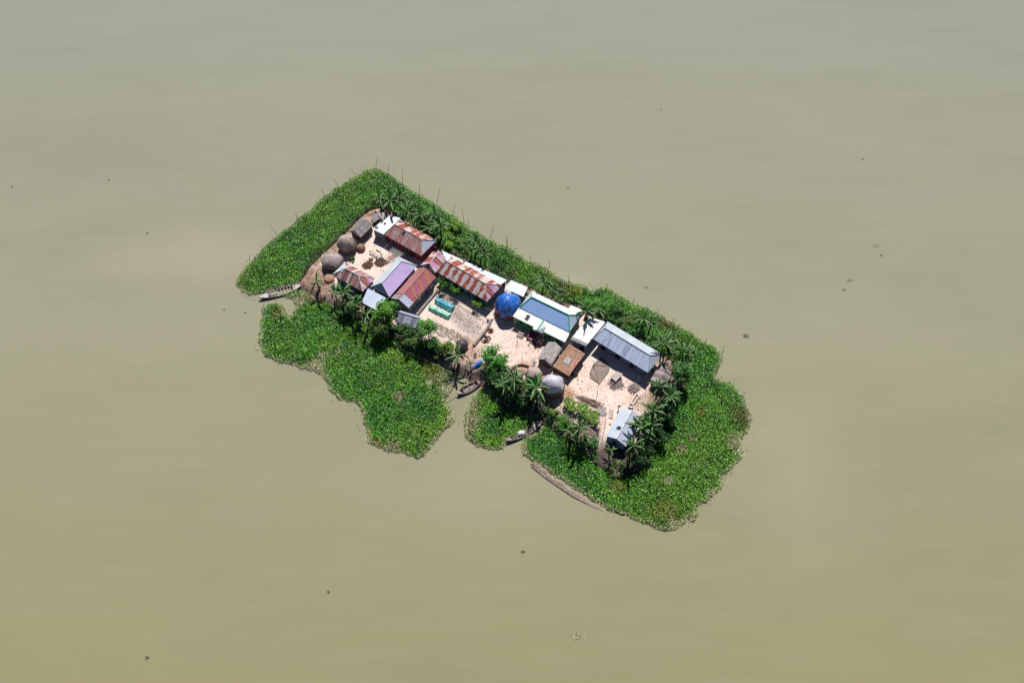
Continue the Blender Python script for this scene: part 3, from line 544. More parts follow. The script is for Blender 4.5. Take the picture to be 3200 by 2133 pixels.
# lavender house and porch
h3 = house('lavender_roof_house', 'large house with smooth hipped roof, its lavender reflection and white sunlit back slope coloured in', 'house', (1303,830),(1217,928),(1256,816),(1192,883), 3.1, 4.9, 'lav', 'white', 'white', 'bluegrey', 'wall_navy', 'capwhite', capr=.12)  # white back slope paints in the sunlit side of the same roof
opening(h3, 'window', 2.5, .9, .9, .9, 'glass'); opening(h3, 'door', 5, .9, 1.9)
l3 = flatroof('porch_shed', 'pale blue sheet porch roof at the south end of the lavender house', 'shed', [(1150,900),(1206,930),(1175,969),(1130,944)], [3.0,3.0,2.4,2.4], 'paleblue', wall='all', wallmat='wall_red', ins=.25)
c0 = l3.T[2]+(l3.T[0]-l3.T[2])*.12+Vector((.1,.1,.22)); mb = MB(); mb.tube([c0, c0+Vector((1.3,1.05,.02))], [.05,.12], 5); tag(mb.build('plank', 'woodpale', None, loc=c0), 'short pale plank lying on the blue porch roof', 'plank')

# red gable with magenta slope
h4 = house('red_gable_house', 'long gabled house with magenta and ochre reflections coloured into the slope facing the garden', 'house', (1361,867),(1278,962),(1333,839),(1246,935), 2.9, 4.3, 'magenta', 'red', 'red', 'red', 'wall_block', 'capred', over=.35)
for a in (1.6, 3.4, 5.2): opening(h4, 'window', a, .7, .8, .9, 'glass')
mb = MB(); g = h4
for a, b in ((.2, h4.L*.17),): 
    aa = h4.L-h4.L*.17; mb.slab([h4.P(aa, -.02, h4.zE+.07), h4.P(h4.L+.02, -.02, h4.zE+.07), h4.P(h4.L+.02, h4.w, h4.zR+.07), h4.P(aa, h4.w, h4.zR+.07)], .03, 0, [(0,0),(1.2,0),(1.2,3),(0,3)])
    zz = h4.zR-h4.k*h4.wf+.07; mb.slab([h4.P(h4.L+.02, h4.w+h4.wf+.02, zz), h4.P(aa, h4.w+h4.wf+.02, zz), h4.P(aa, h4.w, h4.zR+.07), h4.P(h4.L+.02, h4.w, h4.zR+.07)], .03, 1, [(0,0),(1.2,0),(1.2,3),(0,3)])
mb.build('end_sheet', ['rainbow2', 'greytin'], h4.root)['label'] = 'unpainted grey sheets at the south end of the roof'
mb = MB(); q = h4.P(h4.L*.72, h4.w*.25, h4.zE+.5); 
for d in ((1.5,-.9,.1),(.9,1.4,.3),(1.3,.6,-.1)): mb.tube([q, q+Vector(d)], .04, 5)
mb.tube([q+Vector((.9,1.4,.3)), q+Vector((1.5,-.9,.1))], .035, 5); tag(mb.build('bamboo_bracket', 'bamboopale', None, loc=q), 'pale bamboo rods lashed in a triangle on the magenta roof slope', 'bamboo rods')

# small hipped rusty house between
h5 = house('rusty_kitchen_house', 'small house with rusty roof streaked with painted green sheen wedged behind the two red roofs', 'house', (1396,811),(1360,853),(1374,787),(1341,822), 2.6, 3.8, 'rainbow', 'rustwhite2', 'rustwhite2', 'rustwhite', 'wall_dark', 'capwhite')

# long peeling roof
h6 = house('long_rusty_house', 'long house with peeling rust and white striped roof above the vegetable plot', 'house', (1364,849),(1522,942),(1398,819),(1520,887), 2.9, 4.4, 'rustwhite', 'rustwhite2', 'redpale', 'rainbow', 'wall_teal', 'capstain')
for a in (2, 5.2, 8.4): opening(h6, 'door', a, .9, 1.9)
for a in (3.6, 6.8): opening(h6, 'window', a, .8, .8, .9, 'glass')
l6 = flatroof('lean_to', 'long narrow white lean-to roof behind the peeling rust roof', 'lean-to', [(1380,782),(1584,875),(1564,890),(1393,813)], [2.2,2.2,2.9,2.9], 'white', wall=[(0,1)], wallmat='wall_dark')
l7 = flatroof('open_shed', 'small pale open shed roof on posts behind the blue domed haystack', 'shed', [(1597,875),(1649,897),(1636,927),(1577,901)], [2.6,2.6,2.3,2.3], 'white', wall=[(0,1)], wallmat='wall_dark')

# green house
h8 = house('green_house', 'green walled house with hipped roof, its shaded front coloured mid blue, edged in green ridge caps', 'house', (1623,960),(1780,1037),(1662,927),(1777,985), 3.3, 5.0, 'blue', 'brightwhite', 'white', 'rainbow2', 'wall_green', 'capgreen', capr=.13, over=.5)  # blue front and white back: shaded and sunlit sides painted into one roof
zt = h8.zE-.12; zb = h8.zE-.75; dv = 2.2; mb = MB()
pA, pB = h8.P(-.1, .12, zt), h8.P(h8.L+.1, .12, zt); qA, qB = h8.P(-.3, -dv, zb), h8.P(h8.L+.2, -dv, zb)
mb.slab([qA, qB, pB, pA], .07, 0, [(0,0),(h8.L,0),(h8.L,2.4),(0,2.4)]); mb.build('veranda_roof', 'brightwhite', h8.root)
am = h8.L*.5; g0 = h8.P(am, -.2, zt+.12); g1 = h8.P(am+.05, -dv-.9, zt+.05); gl = h8.P(am-1.1, -dv-.5, zb-.02); gr = h8.P(am+1.1, -dv-.5, zb-.02)
mb = MB(); mb.slab([gl, g1, g0, h8.P(am-1.1, -1.2, zb+.45)], .06, 0); mb.slab([g1, gr, h8.P(am+1.1, -1.2, zb+.45), g0], .06, 1)
cg = mb.build('porch_gable', ['brightwhite', 'white'], h8.root); mb = MB(); mb.tube([g0+Vector((0,0,.08)), g1+Vector((0,0,.08))], .12, 5); mb.build('ridge_cap', 'capgreen', h8.root).parent = cg
for a in (.2, am-1.1, am+1.1, h8.L-.2):
    mb = MB(); q = h8.P(a, -dv+.25, GZ); mb.box(q+Vector((0,0,(zb-GZ)/2+.05)), (.28,.28,zb-GZ), h8.ang); mb.box(q+Vector((0,0,.12)), (.4,.4,.24), h8.ang); mb.build('column', 'wall_white', h8.root)
for s, t in ((.2, am-1.1), (am+1.1, h8.L-.2)):
    mb = MB(); c = h8.P((s+t)/2, -dv+.3, GZ+1.05); mb.box(c, (t-s-.3,.14,2.1), h8.ang); mb.build('veranda_wall', 'wall_green', h8.root)
    for f in (.3, .7):
        c = h8.P(s+(t-s)*f, -dv+.2, GZ+1.35); mb = MB(); mb.box(c, (.7,.1,.6), h8.ang); w_ = mb.build('window', 'glass', h8.root)
        mb = MB(); mb.box(c-Vector((0,0,.36)), (.85,.24,.08), h8.ang); mb.build('sill', 'wall_white', h8.root).parent = w_
c = h8.P(2.6, -1.1, (zt+zb)/2+.1); mb = MB(); nn = (h8.n+Vector((0,0,.28))).normalized()
mb.slab([c-h8.u*.35-nn*.55, c+h8.u*.35-nn*.55, c+h8.u*.35+nn*.55, c-h8.u*.35+nn*.55], .05); o = mb.build('solar_panel', 'solar', h8.root)
fb = MB()
for k in range(5): q = c+nn*(-.55+.275*k)+Vector((0,0,.01)); fb.tube([q-h8.u*.36, q+h8.u*.36], .025, 4)
fb.build('frame', 'frame', h8.root).parent = o
opening(h8, 'door', am, 1.0, 2.0)
# maroon porch platform
c = h8.P(am, -dv-1.2, GZ); root = empty('porch_steps', c, 'maroon cement porch with low side walls in front of the green house', 'porch')
mb = MB(); mb.box(h8.P(am, -dv-.9, GZ+.2), (3.0,2.0,.4), h8.ang); mb.box(h8.P(am, -dv-2.1, GZ+.1), (1.6,.5,.2), h8.ang); mb.build('floor', 'maroon', root)
for s in (-1, 1): mb = MB(); mb.box(h8.P(am+s*1.6, -dv-.9, GZ+.4), (.18,2.1,.8), h8.ang); mb.build('side_wall', 'maroon', root)
l8 = flatroof('back_shed', 'small white flat roof sticking out behind the green house', 'shed', [(1785,954),(1818,968),(1812,984),(1774,968)], [2.9,2.9,2.9,2.9], 'brightwhite', wall='all', wallmat='wall_white', ins=.15)

# white block and silver house
l9 = flatroof('white_block_house', 'white flat roofed block between the green house and the silver roof', 'house', [(1842,988),(1891,1006),(1830,1081),(1783,1060)], [3.0,3.0,2.9,2.9], 'brightwhite', wall='all', wallmat='wall_blue', ins=.3, th=.12)
T = l9.T; mb = MB(); f0 = T[3]; f1 = T[2]; dd = (f1-f0).normalized(); nn = Vector((-dd.y, dd.x, 0))
cc = (f0+f1)/2+nn*.5+Vector((0,0,-.02)); mb.slab([f0+Vector((0,0,.05)), f1+Vector((0,0,.05)), f1+nn*.75+Vector((0,0,.06)), f0+nn*.75+Vector((0,0,.06))], .05); mb.build('parapet', 'wall_block', l9.root)
mb = MB(); mb.tube([(T[0]+T[1])/2+Vector((0,0,.06)), (T[2]+T[3])/2+Vector((0,0,.1))], .05, 4); mb.build('roof_seam', 'capgrey', l9.root)
mb = MB(); q = T[2]+(T[1]-T[2])*.33+(T[3]-T[2])*.1+Vector((0,0,.1)); mb.box(q, (.6,.45,.14), -.6); mb.build('roof_vent', 'solar', l9.root)
B = l9.B; mb = MB(); q = B[3]+(B[2]-B[3])*.8; ang9 = math.atan2(dd.y, dd.x); mb.box(Vector((q.x, q.y, GZ+1.0))-nn*.02, (.9,.12,1.9), ang9); mb.build('door', 'door', l9.root)
h10 = house('silver_roof_house', 'long house with silver blue ribbed roof, panelled front and dark doorways', 'house', (1853,1058),(2025,1164),(1890,1024),(2031,1111), 3.0, 4.5, 'silver', 'silver2', 'silver2', 'rainbow2', 'wall_blue', 'capgrey', over=.9)
for f in (.17, .44, .7): opening(h10, 'door', h10.L*f, 1.1, 2.1, frame='capgrey')
for f in (.3, .57, .83): opening(h10, 'wall_panel', h10.L*f, 2.0, 1.9, .1, 'doorpanel', frame=None)
opening(h10, 'window', h10.L*.77, .7, .8, .9, 'glass')
h11 = house('plank_shed', 'brown grey ribbed roof shed beside the east end of the silver house', 'shed', (2032,1188),(2059,1140),(2060,1194),(2083,1143), 1.9, 2.5, 'greytin', 'greytin', 'greytin', 'greytin', 'wall_dark', 'capstain', over=.25, capr=.06)
h12 = house('tarp_shed', 'grey shed with a crumpled old tarp over its roof below the green house', 'shed', (1754,1093),(1723,1142),(1736,1068),(1701,1122), 1.7, 2.9, 'thatch', 'tarp', 'thatch', 'thatch', 'wall_dark', 'capstain', over=.3, capr=.06)
mb = MB(); n_ = 7
for i in range(n_):
    for j in range(4):
        def q(i_, j_):
            a = .15+h12.L*.9*i_/n_; b = h12.w*(1.0-.92*j_/4)*(1+.06*math.sin(i_*2.1)); return h12.P(a, b, h12.zE+h12.k*b+.1+.05*math.sin(i_*1.7+j_*2.3))
        mb.poly([q(i, j+1), q(i+1, j+1), q(i+1, j), q(i, j)])
mb.build('tarp', 'netpale', h12.root, True)
h13 = house('dung_brick_shed', 'low shed with flat brown thatched roof and a grey tin sheet on top', 'shed', (1732,1147),(1778,1174),(1775,1079),(1810,1100), 1.8, 2.2, 'dung', 'dungpink', 'dung', 'dung', 'wall_dark', 'capstain', wf=.4, over=.15, capr=.05)
on_roof(h13, 'tin_sheet', h13.L*.47, h13.w*.48, 1.1, 1.5, 'darktin')
mb = MB(); mb.slab([h13.P(h13.L-.75, .6, h13.zE+.14), h13.P(h13.L-.05, .6, h13.zE+.14), h13.P(h13.L-.05, h13.w*.72, h13.zE+h13.k*h13.w*.72+.12), h13.P(h13.L-.9, h13.w*.72, h13.zE+h13.k*h13.w*.72+.12)], .08); mb.build('brick_course', 'dungpink', h13.root)
c = h13.P(h13.L+.75, h13.w*.5, GZ); mb = MB(); mb.slab([c-h13.n*1.4, c+h13.n*1.1, h13.P(h13.L+.12, h13.w*.5+1.1, GZ+1.5), h13.P(h13.L+.12, h13.w*.5-1.4, GZ+1.5)], .05); tag(mb.build('woven_mat', 'wooddark', None, loc=c), 'dark woven mat leaning on the brown thatched shed', 'mat')
h14 = house('pale_gable_house', 'small house with pale ribbed gable roof at the southern end of the yard', 'house', (1892,1362),(1938,1279),(1926,1370),(1976,1281), 2.4, 3.4, 'silver2', 'rainbow2', 'silver2', 'silver2', 'wall_blue', 'capwhite', over=.3, capr=.12)
on_roof(h14, 'solar_panel', h14.L*.34, h14.w*.72, .7, .9, 'solar')
opening(h14, 'door', h14.w*.9, .9, 1.7, side='end0', frame=None)
h15 = house('slate_shed', 'small shed with patched slate blue roof half hidden by trees near the magenta roof', 'shed', (1247,1010),(1302,1027),(1246,974),(1309,996), 1.9, 2.7, 'slate', 'bluegrey', 'slate', 'slate', 'wall_navy', 'capgrey', wf=.7, over=.25, capr=.1)
h17 = house('dark_tin_shed', 'dark grey tin gable shed with pale battens next to the big round haystack', 'shed', (1127,742),(1163,706),(1111,721),(1145,686), 2.0, 2.8, 'darktin', 'darktin', 'darktin', 'darktin', 'wall_dark', 'capstain', over=.3, capr=.06)
mb = MB()
for f in (.03, .33, .66, .97):
    mb.tube([h17.P(h17.L*f, 0, h17.zE+.08), h17.P(h17.L*f, h17.w, h17.zR+.08)], .045, 4)
mb.tube([h17.P(0, h17.w*.45, h17.zE+h17.k*h17.w*.45+.08), h17.P(h17.L, h17.w*.45, h17.zE+h17.k*h17.w*.45+.08)], .04, 4); mb.build('battens', 'woodpale', h17.root)
h16 = house('tarp_tent', 'tiny grey tarp shelter at the northern tip of the yard', 'shelter', (1164,692),(1160,672),(1184,684),(1181,662), .9, 1.9, 'tarp', 'tarp', 'tarp', 'tarp', 'wall_dark', 'bamboo', over=.3, capr=.05)

# ------------------------------------------------------------------ haystacks
def stack(name, label, cat, px, py, R, H, mat, cover=None, cov0=.45, prof=None, seed=0, seg=28, extra=None, group=None):
    c = G(px, py, GZ); root = empty(name, c, label, cat, group)
    prof = prof or [(0, .86), (.12, .95), (.3, 1.02), (.5, 1.0), (.66, .9), (.8, .7), (.9, .48), (.97, .22), (1.0, 0.0)]
    def shell(t0, grow, lab, m_, low=None):
        mb = MB(); rows = []
        pr = [(t, r) for t, r in prof if t >= t0-1e-6]
        for k, (t, r) in enumerate(pr):
            row = []
            for j in range(seg):
                a = 2*math.pi*j/seg; nz = mnoise.noise(Vector((math.cos(a)*1.4+seed, math.sin(a)*1.4, t*2.5)))*.22+mnoise.noise(Vector((math.cos(a)*4+seed, math.sin(a)*4, t*7)))*.05
                rr = (r*R+grow)*(1+nz) if r > 0 else 0; z = t*H+grow*(1 if t > .6 else 0)
                if low and k == 0: z += low*H*math.sin(a*2+seed)*.5+low*H*mnoise.noise(Vector((a*1.5, seed, 1)))
                row.append(Vector((c.x+rr*math.cos(a), c.y+rr*math.sin(a), GZ-.05+z)))
            rows.append(row)
        for k in range(len(rows)-1):
            for j in range(seg):
                j2 = (j+1) % seg; mb.poly([rows[k][j], rows[k][j2], rows[k+1][j2], rows[k+1][j]])
        o = mb.build(lab, m_, root)
        bm = __import__('bmesh').new(); bm.from_mesh(o.data); __import__('bmesh').ops.remove_doubles(bm, verts=bm.verts, dist=.002); bm.to_mesh(o.data); bm.free()
        o.data.polygons.foreach_set('use_smooth', [True]*len(o.data.polygons)); return o
    shell(0, 0, 'straw_body', mat)
    if cover: shell(cov0, .06, 'cover', cover, low=.08)
    n_ = int(R*H*110) if R > 1.3 else 0
    if not n_: return root
    a = np.random.rand(n_)*6.283; t = np.random.rand(n_)*(cov0+.06 if cover else .95); rr = np.interp(t, [p[0] for p in prof], [p[1] for p in prof])*R*1.06
    P = np.column_stack([rr*np.cos(a), rr*np.sin(a), t*H]); O = np.column_stack([np.cos(a), np.sin(a), np.full(n_, .2)])
    leaves('loose_straw', P, .2+.3*np.random.rand(n_), np.array([[.42,.3,.19],[.28,.18,.12],[.5,.38,.28]])[np.random.randint(0, 3, n_)]*(.6+.7*np.random.rand(n_, 1)), 'foliage', root, flat=.8, wid=.1, outward=O)
    return root
HG = 'round haystacks in the yard'
stack('haystack', 'tallest brown haystack with grey cover beside the dark tin shed', 'haystack', 1088, 779, 1.9, 4.3, 'strawpale', 'netgrey', .5, seed=1, group=HG)
stack('haystack', 'squat violet grey covered haystack touching the westernmost red roof', 'haystack', 1043, 829, 2.15, 3.2, 'strawpale', 'netgrey2', .5, seed=2, group=HG)
bs = stack('haystack', 'big haystack under a bright blue tarp beside the green house', 'haystack', 1587, 972, 2.6, 5.0, 'straw', 'bluetarp', .3, seed=3, group=HG)
stack('haystack', 'small pale haystack left of the white covered one', 'haystack', 1668, 1178, 1.5, 2.6, 'strawpale', 'netgrey', .5, seed=4, group=HG)
stack('haystack', 'tall haystack under a white tarp left of the yard entrance', 'haystack', 1727, 1219, 2.1, 4.6, 'straw', 'whitetarp', .5, seed=5, group=HG)
stack('covered_heap', 'black sheeted round heap at the bottom corner of the vegetable plot', 'heap', 1444, 1083, 1.25, 1.9, 'blacktarp', seed=6)
stack('straw_heap', 'loose brown straw heap right of the tallest haystack', 'heap', 1129, 778, .95, 1.3, 'straw', seed=7)
stack('clay_mound', 'low orange clay mound left of the westernmost red roof', 'mound', 1030, 872, 1.15, .9, 'clay', seed=8)
c = G(1587, 972, GZ); mb = MB(); pts = []
for k in range(9): a = math.radians(205+k*9); pts.append((a))
for k in range(8):
    for zz in (0,):
        a, b = pts[k], pts[k+1]; r_ = 2.78
        mb.hexa([c+Vector((r_*math.cos(a), r_*math.sin(a), .95)), c+Vector((r_*math.cos(b), r_*math.sin(b), .95)), c+Vector(((r_-.05)*math.cos(b), (r_-.05)*math.sin(b), .95)), c+Vector(((r_-.05)*math.cos(a), (r_-.05)*math.sin(a), .95))],
                [c+Vector((r_*math.cos(a), r_*math.sin(a), 1.75)), c+Vector((r_*math.cos(b), r_*math.sin(b), 1.75)), c+Vector(((r_-.05)*math.cos(b), (r_-.05)*math.sin(b), 1.75)), c+Vector(((r_-.05)*math.cos(a), (r_-.05)*math.sin(a), 1.75))])
tag(mb.build('red_cloth', 'redcloth', None, loc=c), 'red cloth strip hung on the blue tarped haystack', 'cloth')
# ring wall left of pale haystack
mb = MB(); c = G(1630, 1166, GZ)
pts = [c+Vector((math.cos(a)*2.2, math.sin(a)*1.9, .22)) for a in np.linspace(.15*math.pi, .95*math.pi, 14)]
mb.tube(pts, [.12]+[.24]*12+[.12], 7); tag(mb.build('earth_ring', 'woodbrown', None, True, loc=c), 'curved brown earth ring left of the small pale haystack', 'earth ring')

# ------------------------------------------------------------------ trees
def tree(name, label, cat, px, py, r, h, col, n=1500, ls=.32, hz=None, trunk=.13, clumps=16, gz=None, group=None, feather=False):
    """(px,py) is where the crown's middle shows in the photo; r crown radius in m, h total height in m"""
    h = h*1.35 if r > 1.7 else h; gz = GZ-.2 if gz is None else gz; hz = hz or r*.75
    cc = G(px, py, gz+h-hz); base = Vector((cc.x, cc.y, gz)); root = empty(name, base, label, cat, group)
    cen = []
    for k in range(clumps):
        while 1:
            v = Vector((random.uniform(-1, 1), random.uniform(-1, 1), random.uniform(-.8, 1)))
            if .25 < v.length < 1: break
        cen.append((Vector((v.x*r*.92, v.y*r*.92, v.z*hz*.85)), random.uniform(.2, .42)*r))
    tb = MB(); top = Vector((0, 0, h-hz)); tb.tube([base-Vector((0, 0, .3)), base+Vector((.05, .03, (h-hz)*.5)), base+top], [trunk, trunk*.8, trunk*.55], 7)
    for (q, s) in cen[:7]:
        m0 = base+top*.7; tb.tube([m0, m0.lerp(base+top+q, .5)+Vector((0, 0, .1)), base+top+q], [trunk*.45, trunk*.3, trunk*.12], 5)
    tb.build('trunk', 'bark', root, True)
    P = []; O = []; C = []; per = n//clumps
    for (q, s) in cen:
        d = np.random.randn(per, 3); d /= np.linalg.norm(d, axis=1, keepdims=True); rad = s*(.55+.5*np.random.rand(per, 1)**.5)
        p = np.array(q)+d*rad*np.array([1, 1, .8]); p = p*(1+.22*np.random.randn(per, 1)*(np.random.rand(per, 1) < .3)); P.append(p); O.append(d)
        C.append(np.array(col)*1.2*(.75+.5*random.random())*(.55+.9*np.random.rand(per, 1)))
    P = np.vstack(P)+np.array([0, 0, h-hz]); O = np.vstack(O); C = np.vstack(C)
    o = leaves('crown', P, ls*(.6+.8*np.random.rand(len(P))), C, 'foliage', root, flat=.6, outward=O, wid=.2 if feather else .36)
    return root
D1 = (.05, .17, .015); D2 = (.03, .12, .02); LI = (.13, .28, .02); YG = (.15, .21, .02); FE = (.09, .27, .04)
TR = [
 ('broadleaf_tree','dark bush under the topmost bananas of the eastern row','tree',2100,1225,1.9,2.6,(.02,.08,.015),1300,.3,None),
 ('broadleaf_tree','dark bush on the outer side of the eastern row, level with the person','tree',2085,1290,1.9,2.6,(.025,.09,.015),1300,.3,None),
 ('broadleaf_tree','dark bush outside the eastern bananas, level with the pale gable house','tree',2055,1355,2.0,2.6,(.02,.075,.015),1300,.3,None),
 ('broadleaf_tree','dark bush near the southern corner of the bank','tree',2010,1420,2.0,2.4,(.02,.07,.015),1300,.3,None),
 ('broadleaf_tree','leafy bush between the northern banana row and the red house roof','tree',1330,690,1.9,2.8,(.03,.12,.015),1400,.3,None),
 ('broadleaf_tree','leafy bush at the left start of the northern banana row','tree',1205,650,1.3,2.2,(.03,.12,.02),900,.28,None),
 ('broadleaf_tree','mid green bush behind the white block on the north bank','tree',1850,945,1.6,2.6,(.05,.19,.02),1200,.28,None),
 ('broadleaf_tree','dark bush below the landing bananas beside the brown canoe','tree',1600,1225,2.2,2.6,(.02,.08,.015),1500,.3,None),
 ('broadleaf_tree','leafy bush under the left front bananas near the navy walls','tree',1095,965,1.9,2.4,(.03,.11,.02),1200,.28,None),
 ('broadleaf_tree','dark bush below the trellis banana on the south bank','tree',1822,1385,1.6,2.2,(.02,.08,.02),1000,.28,None),
 ('broadleaf_tree','bright green bushy tree left of the slate blue shed','tree',1202,975,2.7,4.6,(.07,.22,.015),2600,.36,None),
 ('broadleaf_tree','olive green tree below the bright bushy tree by the slate shed','tree',1180,1022,2.4,3.6,(.06,.12,.02),1600,.3,None),
 ('broadleaf_tree','dark tree just below the slate blue shed','tree',1258,1035,1.9,3.0,(.04,.1,.025),1300,.28,None),
 ('bamboo_clump','feathery light green bamboo clump at the left edge of the vegetable plot','bamboo clump',1334,1024,2.0,4.4,FE,2400,.34,'f'),
 ('broadleaf_tree','olive bush left of the feathery bamboo clump','tree',1290,1052,2.1,3.0,(.07,.15,.025),1500,.28,None),
 ('broadleaf_tree','yellow green bush left of the black sheeted heap','tree',1398,1080,1.9,2.8,(.1,.2,.02),1500,.28,None),
 ('broadleaf_tree','dark bush between the bamboo clump and the yellow green bush','tree',1352,1075,1.8,2.5,D2,1200,.28,None),
 ('broadleaf_tree','small yellow green bush above the left end of the bamboo jetty','shrub',1362,1105,.9,1.5,YG,500,.22,None),
 ('mango_tree','bright green tree at the top of the boat landing, in front of the open yard','tree',1542,1118,2.7,4.6,(.05,.2,.02),2600,.34,None),
 ('broadleaf_tree','shaded leafy tree just below the landing tree','tree',1560,1170,2.4,3.2,(.03,.11,.015),1600,.3,None),
 ('papaya_tree','small feathery tree beside the magenta roof, upper one in the plot','tree',1387,883,1.35,3.0,(.05,.17,.015),1100,.3,'f'),
 ('papaya_tree','small feathery tree under the long peeling roof, middle one in the plot','tree',1424,905,1.5,3.0,(.05,.18,.015),1200,.3,'f'),
 ('papaya_tree','yellow green tree at the right end of the long peeling roof','tree',1494,946,1.45,2.6,(.12,.24,.02),1000,.28,'f'),
 ('lime_bush','lime green bush behind the small rusty house','shrub',1396,768,1.5,2.6,LI,1100,.28,None),
 ('lime_bush','lime green bush at the upper edge of the north banana row','shrub',1424,700,1.3,2.2,LI,900,.26,None),
 ('lime_bush','lime green bush right of the one behind the rusty house','shrub',1428,752,1.2,2.2,(.1,.24,.02),800,.26,None),
 ('broadleaf_tree','grey green shrub beside the small pale open shed','shrub',1640,913,1.1,2.4,(.12,.15,.1),700,.2,None),
 ('thorn_tree','thin yellow leaved tree above the green house ridge','tree',1797,912,1.3,3.4,(.16,.19,.015),600,.22,None),
 ('feathery_tree','light green feathery tree behind the white block','tree',1886,950,2.2,3.4,(.09,.26,.03),2000,.3,'f'),
 ('broadleaf_tree','dark bush against the back of the silver roof, west half','tree',1925,985,2.0,2.6,(.03,.11,.02),1500,.3,None),
 ('broadleaf_tree','yellowish bush behind the middle of the silver roof','tree',1962,1008,1.6,2.6,(.12,.2,.04),1100,.26,'f'),
 ('broadleaf_tree','dark bush behind the east half of the silver roof','tree',1985,1040,1.9,2.4,D2,1400,.3,None),
 ('broadleaf_tree','dark bush touching the east end of the silver roof','tree',2030,1065,1.9,2.4,(.04,.12,.02),1400,.3,None),
 ('round_tree','dense round tree right of the plank shed','tree',2130,1160,2.1,4.0,(.045,.15,.03),2600,.3,None),
 ('broadleaf_tree','yellow green shrub right of the white tarped haystack','shrub',1731,1290,1.2,1.8,(.12,.2,.03),700,.26,None),
 ('broadleaf_tree','light green bush on the south bank below the vine trellis','shrub',1768,1322,1.7,2.2,(.07,.23,.025),1500,.26,'f'),
 ('broadleaf_tree','oval green bush left of the pale gable house','shrub',1853,1380,1.15,2.2,(.04,.2,.03),1200,.22,'f'),
 ('broadleaf_tree','dark shrub under the pale haystack among the banana leaves','shrub',1650,1205,1.4,2.0,(.07,.17,.02),800,.26,None),
 ('broadleaf_tree','dark dense tree between the two southern banana clumps','tree',1640,1235,2.2,2.6,(.02,.075,.015),1400,.3,None),
 ('broadleaf_tree','pale dusty bush beside the net frame in the north yard','shrub',1280,793,1.35,1.4,(.13,.19,.08),1000,.2,'f'),
 ('broadleaf_tree','small dark shrub at the foot of the tallest haystack','shrub',1100,813,.8,.9,(.04,.16,.02),450,.24,None),
 ('broadleaf_tree','leafy bush touching the west corner of the blue porch roof','shrub',1120,928,1.2,2.6,(.07,.19,.03),900,.24,None),
 ('broadleaf_tree','small plant on the upper corner of the brown thatched shed','shrub',1764,1093,.6,1.9,(.02,.12,.03),350,.18,None),
]
for (nm, lb, ct, x, y, r, h, c_, n, ls, ft) in TR:
    tree(nm, lb, ct, x, y, r, h, c_, n, ls, feather=bool(ft), clumps=max(9, int(n/85)), group='trees and shrubs round the houses')

# banana plants
def banana_proto(seed, nl, L, H, wd=.4):
    rnd = random.Random(seed); root = empty('banana_plant', (0, 0, 0), 'x', 'banana plant')
    tb = MB(); tb.tube([(0, 0, -.2), (.05, 0, H*.5), (.08, .03, H)], [.2, .16, .1], 8); tb.build('trunk', 'stem', root, True)
    V_, F_, C_ = [], [], []
    nd = 3
    for k in range(nl+nd):
        dead = k >= nl
        az = 2*math.pi*k/nl*1.618*1.9+rnd.uniform(-.3, .3); young = k < 2
        e0 = math.radians(rnd.uniform(60, 80) if young else (rnd.uniform(-20, 10) if dead else rnd.uniform(15, 70))); l = L*rnd.uniform(.6, 1.15); bend = rnd.uniform(.8, 2.2) if not young else .3
        p = Vector((.08, .03, H)); seg = 9; pts = []; el = e0
        for s in range(seg+1):
            pts.append(p.copy()); d = Vector((math.cos(az)*math.cos(el), math.sin(az)*math.cos(el), math.sin(el))); p = p+d*(l/seg); el -= bend/seg*(1.2 if s > 2 else .7)
        side = Vector((-math.sin(az), math.cos(az), 0)); g = np.array([.012, .06, .012])*rnd.uniform(.5, 1.8) if not young else np.array([.06, .32, .02])
        if dead: g = np.array([.16, .11, .05])*rnd.uniform(.6, 1.2)
        for s in range(seg):
            t0, t1 = s/seg, (s+1)/seg
            def wz(t): return wd*L/2.6*max(.04, math.sin(math.pi*min(1, max(0, (t-.08)/.95)))**.6)*.55 if t > .1 else .03
            droop = Vector((0, 0, -.45 if not young else .3))
            for sg in (-1, 1):
                tear = rnd.uniform(.8, 1.05) if rnd.random() > .18 else .45
                a0, a1 = pts[s], pts[s+1]; w0, w1 = wz(t0)*tear, wz(t1)*tear; i = len(V_)
                V_ += [a0, a1, a1+side*sg*w1+droop*w1, a0+side*sg*w0+droop*w0]; F_.append((i, i+1, i+2, i+3) if sg < 0 else (i, i+3, i+2, i+1))
                mid = g*1.3; C_ += [mid, mid, g, g*1.1]
            # pale midrib
            i = len(V_); u_ = Vector((0, 0, .02)); V_ += [pts[s]+side*.045+u_, pts[s+1]+side*.04+u_, pts[s+1]-side*.04+u_, pts[s]-side*.045+u_]; F_.append((i, i+1, i+2, i+3)); C_ += [np.array([.3, .42, .2]) if not dead else g]*4
    me = bpy.data.meshes.new('crown'); me.from_pydata([tuple(v) for v in V_], [], F_); ca = me.color_attributes.new('tint', 'FLOAT_COLOR', 'POINT')
    ca.data.foreach_set('color', np.column_stack([np.array(C_), np.ones(len(C_))]).ravel()); me.materials.append(MT['banana']); me.update()
    o = bpy.data.objects.new('crown', me); COL.objects.link(o); o.parent = root
    return root
PROT = [(banana_proto(11, 15, 3.0, 4.0), 4.0), (banana_proto(12, 13, 2.6, 3.3), 3.3), (banana_proto(13, 18, 3.2, 4.8), 4.8), (banana_proto(14, 9, 2.3, 2.6), 2.6)]
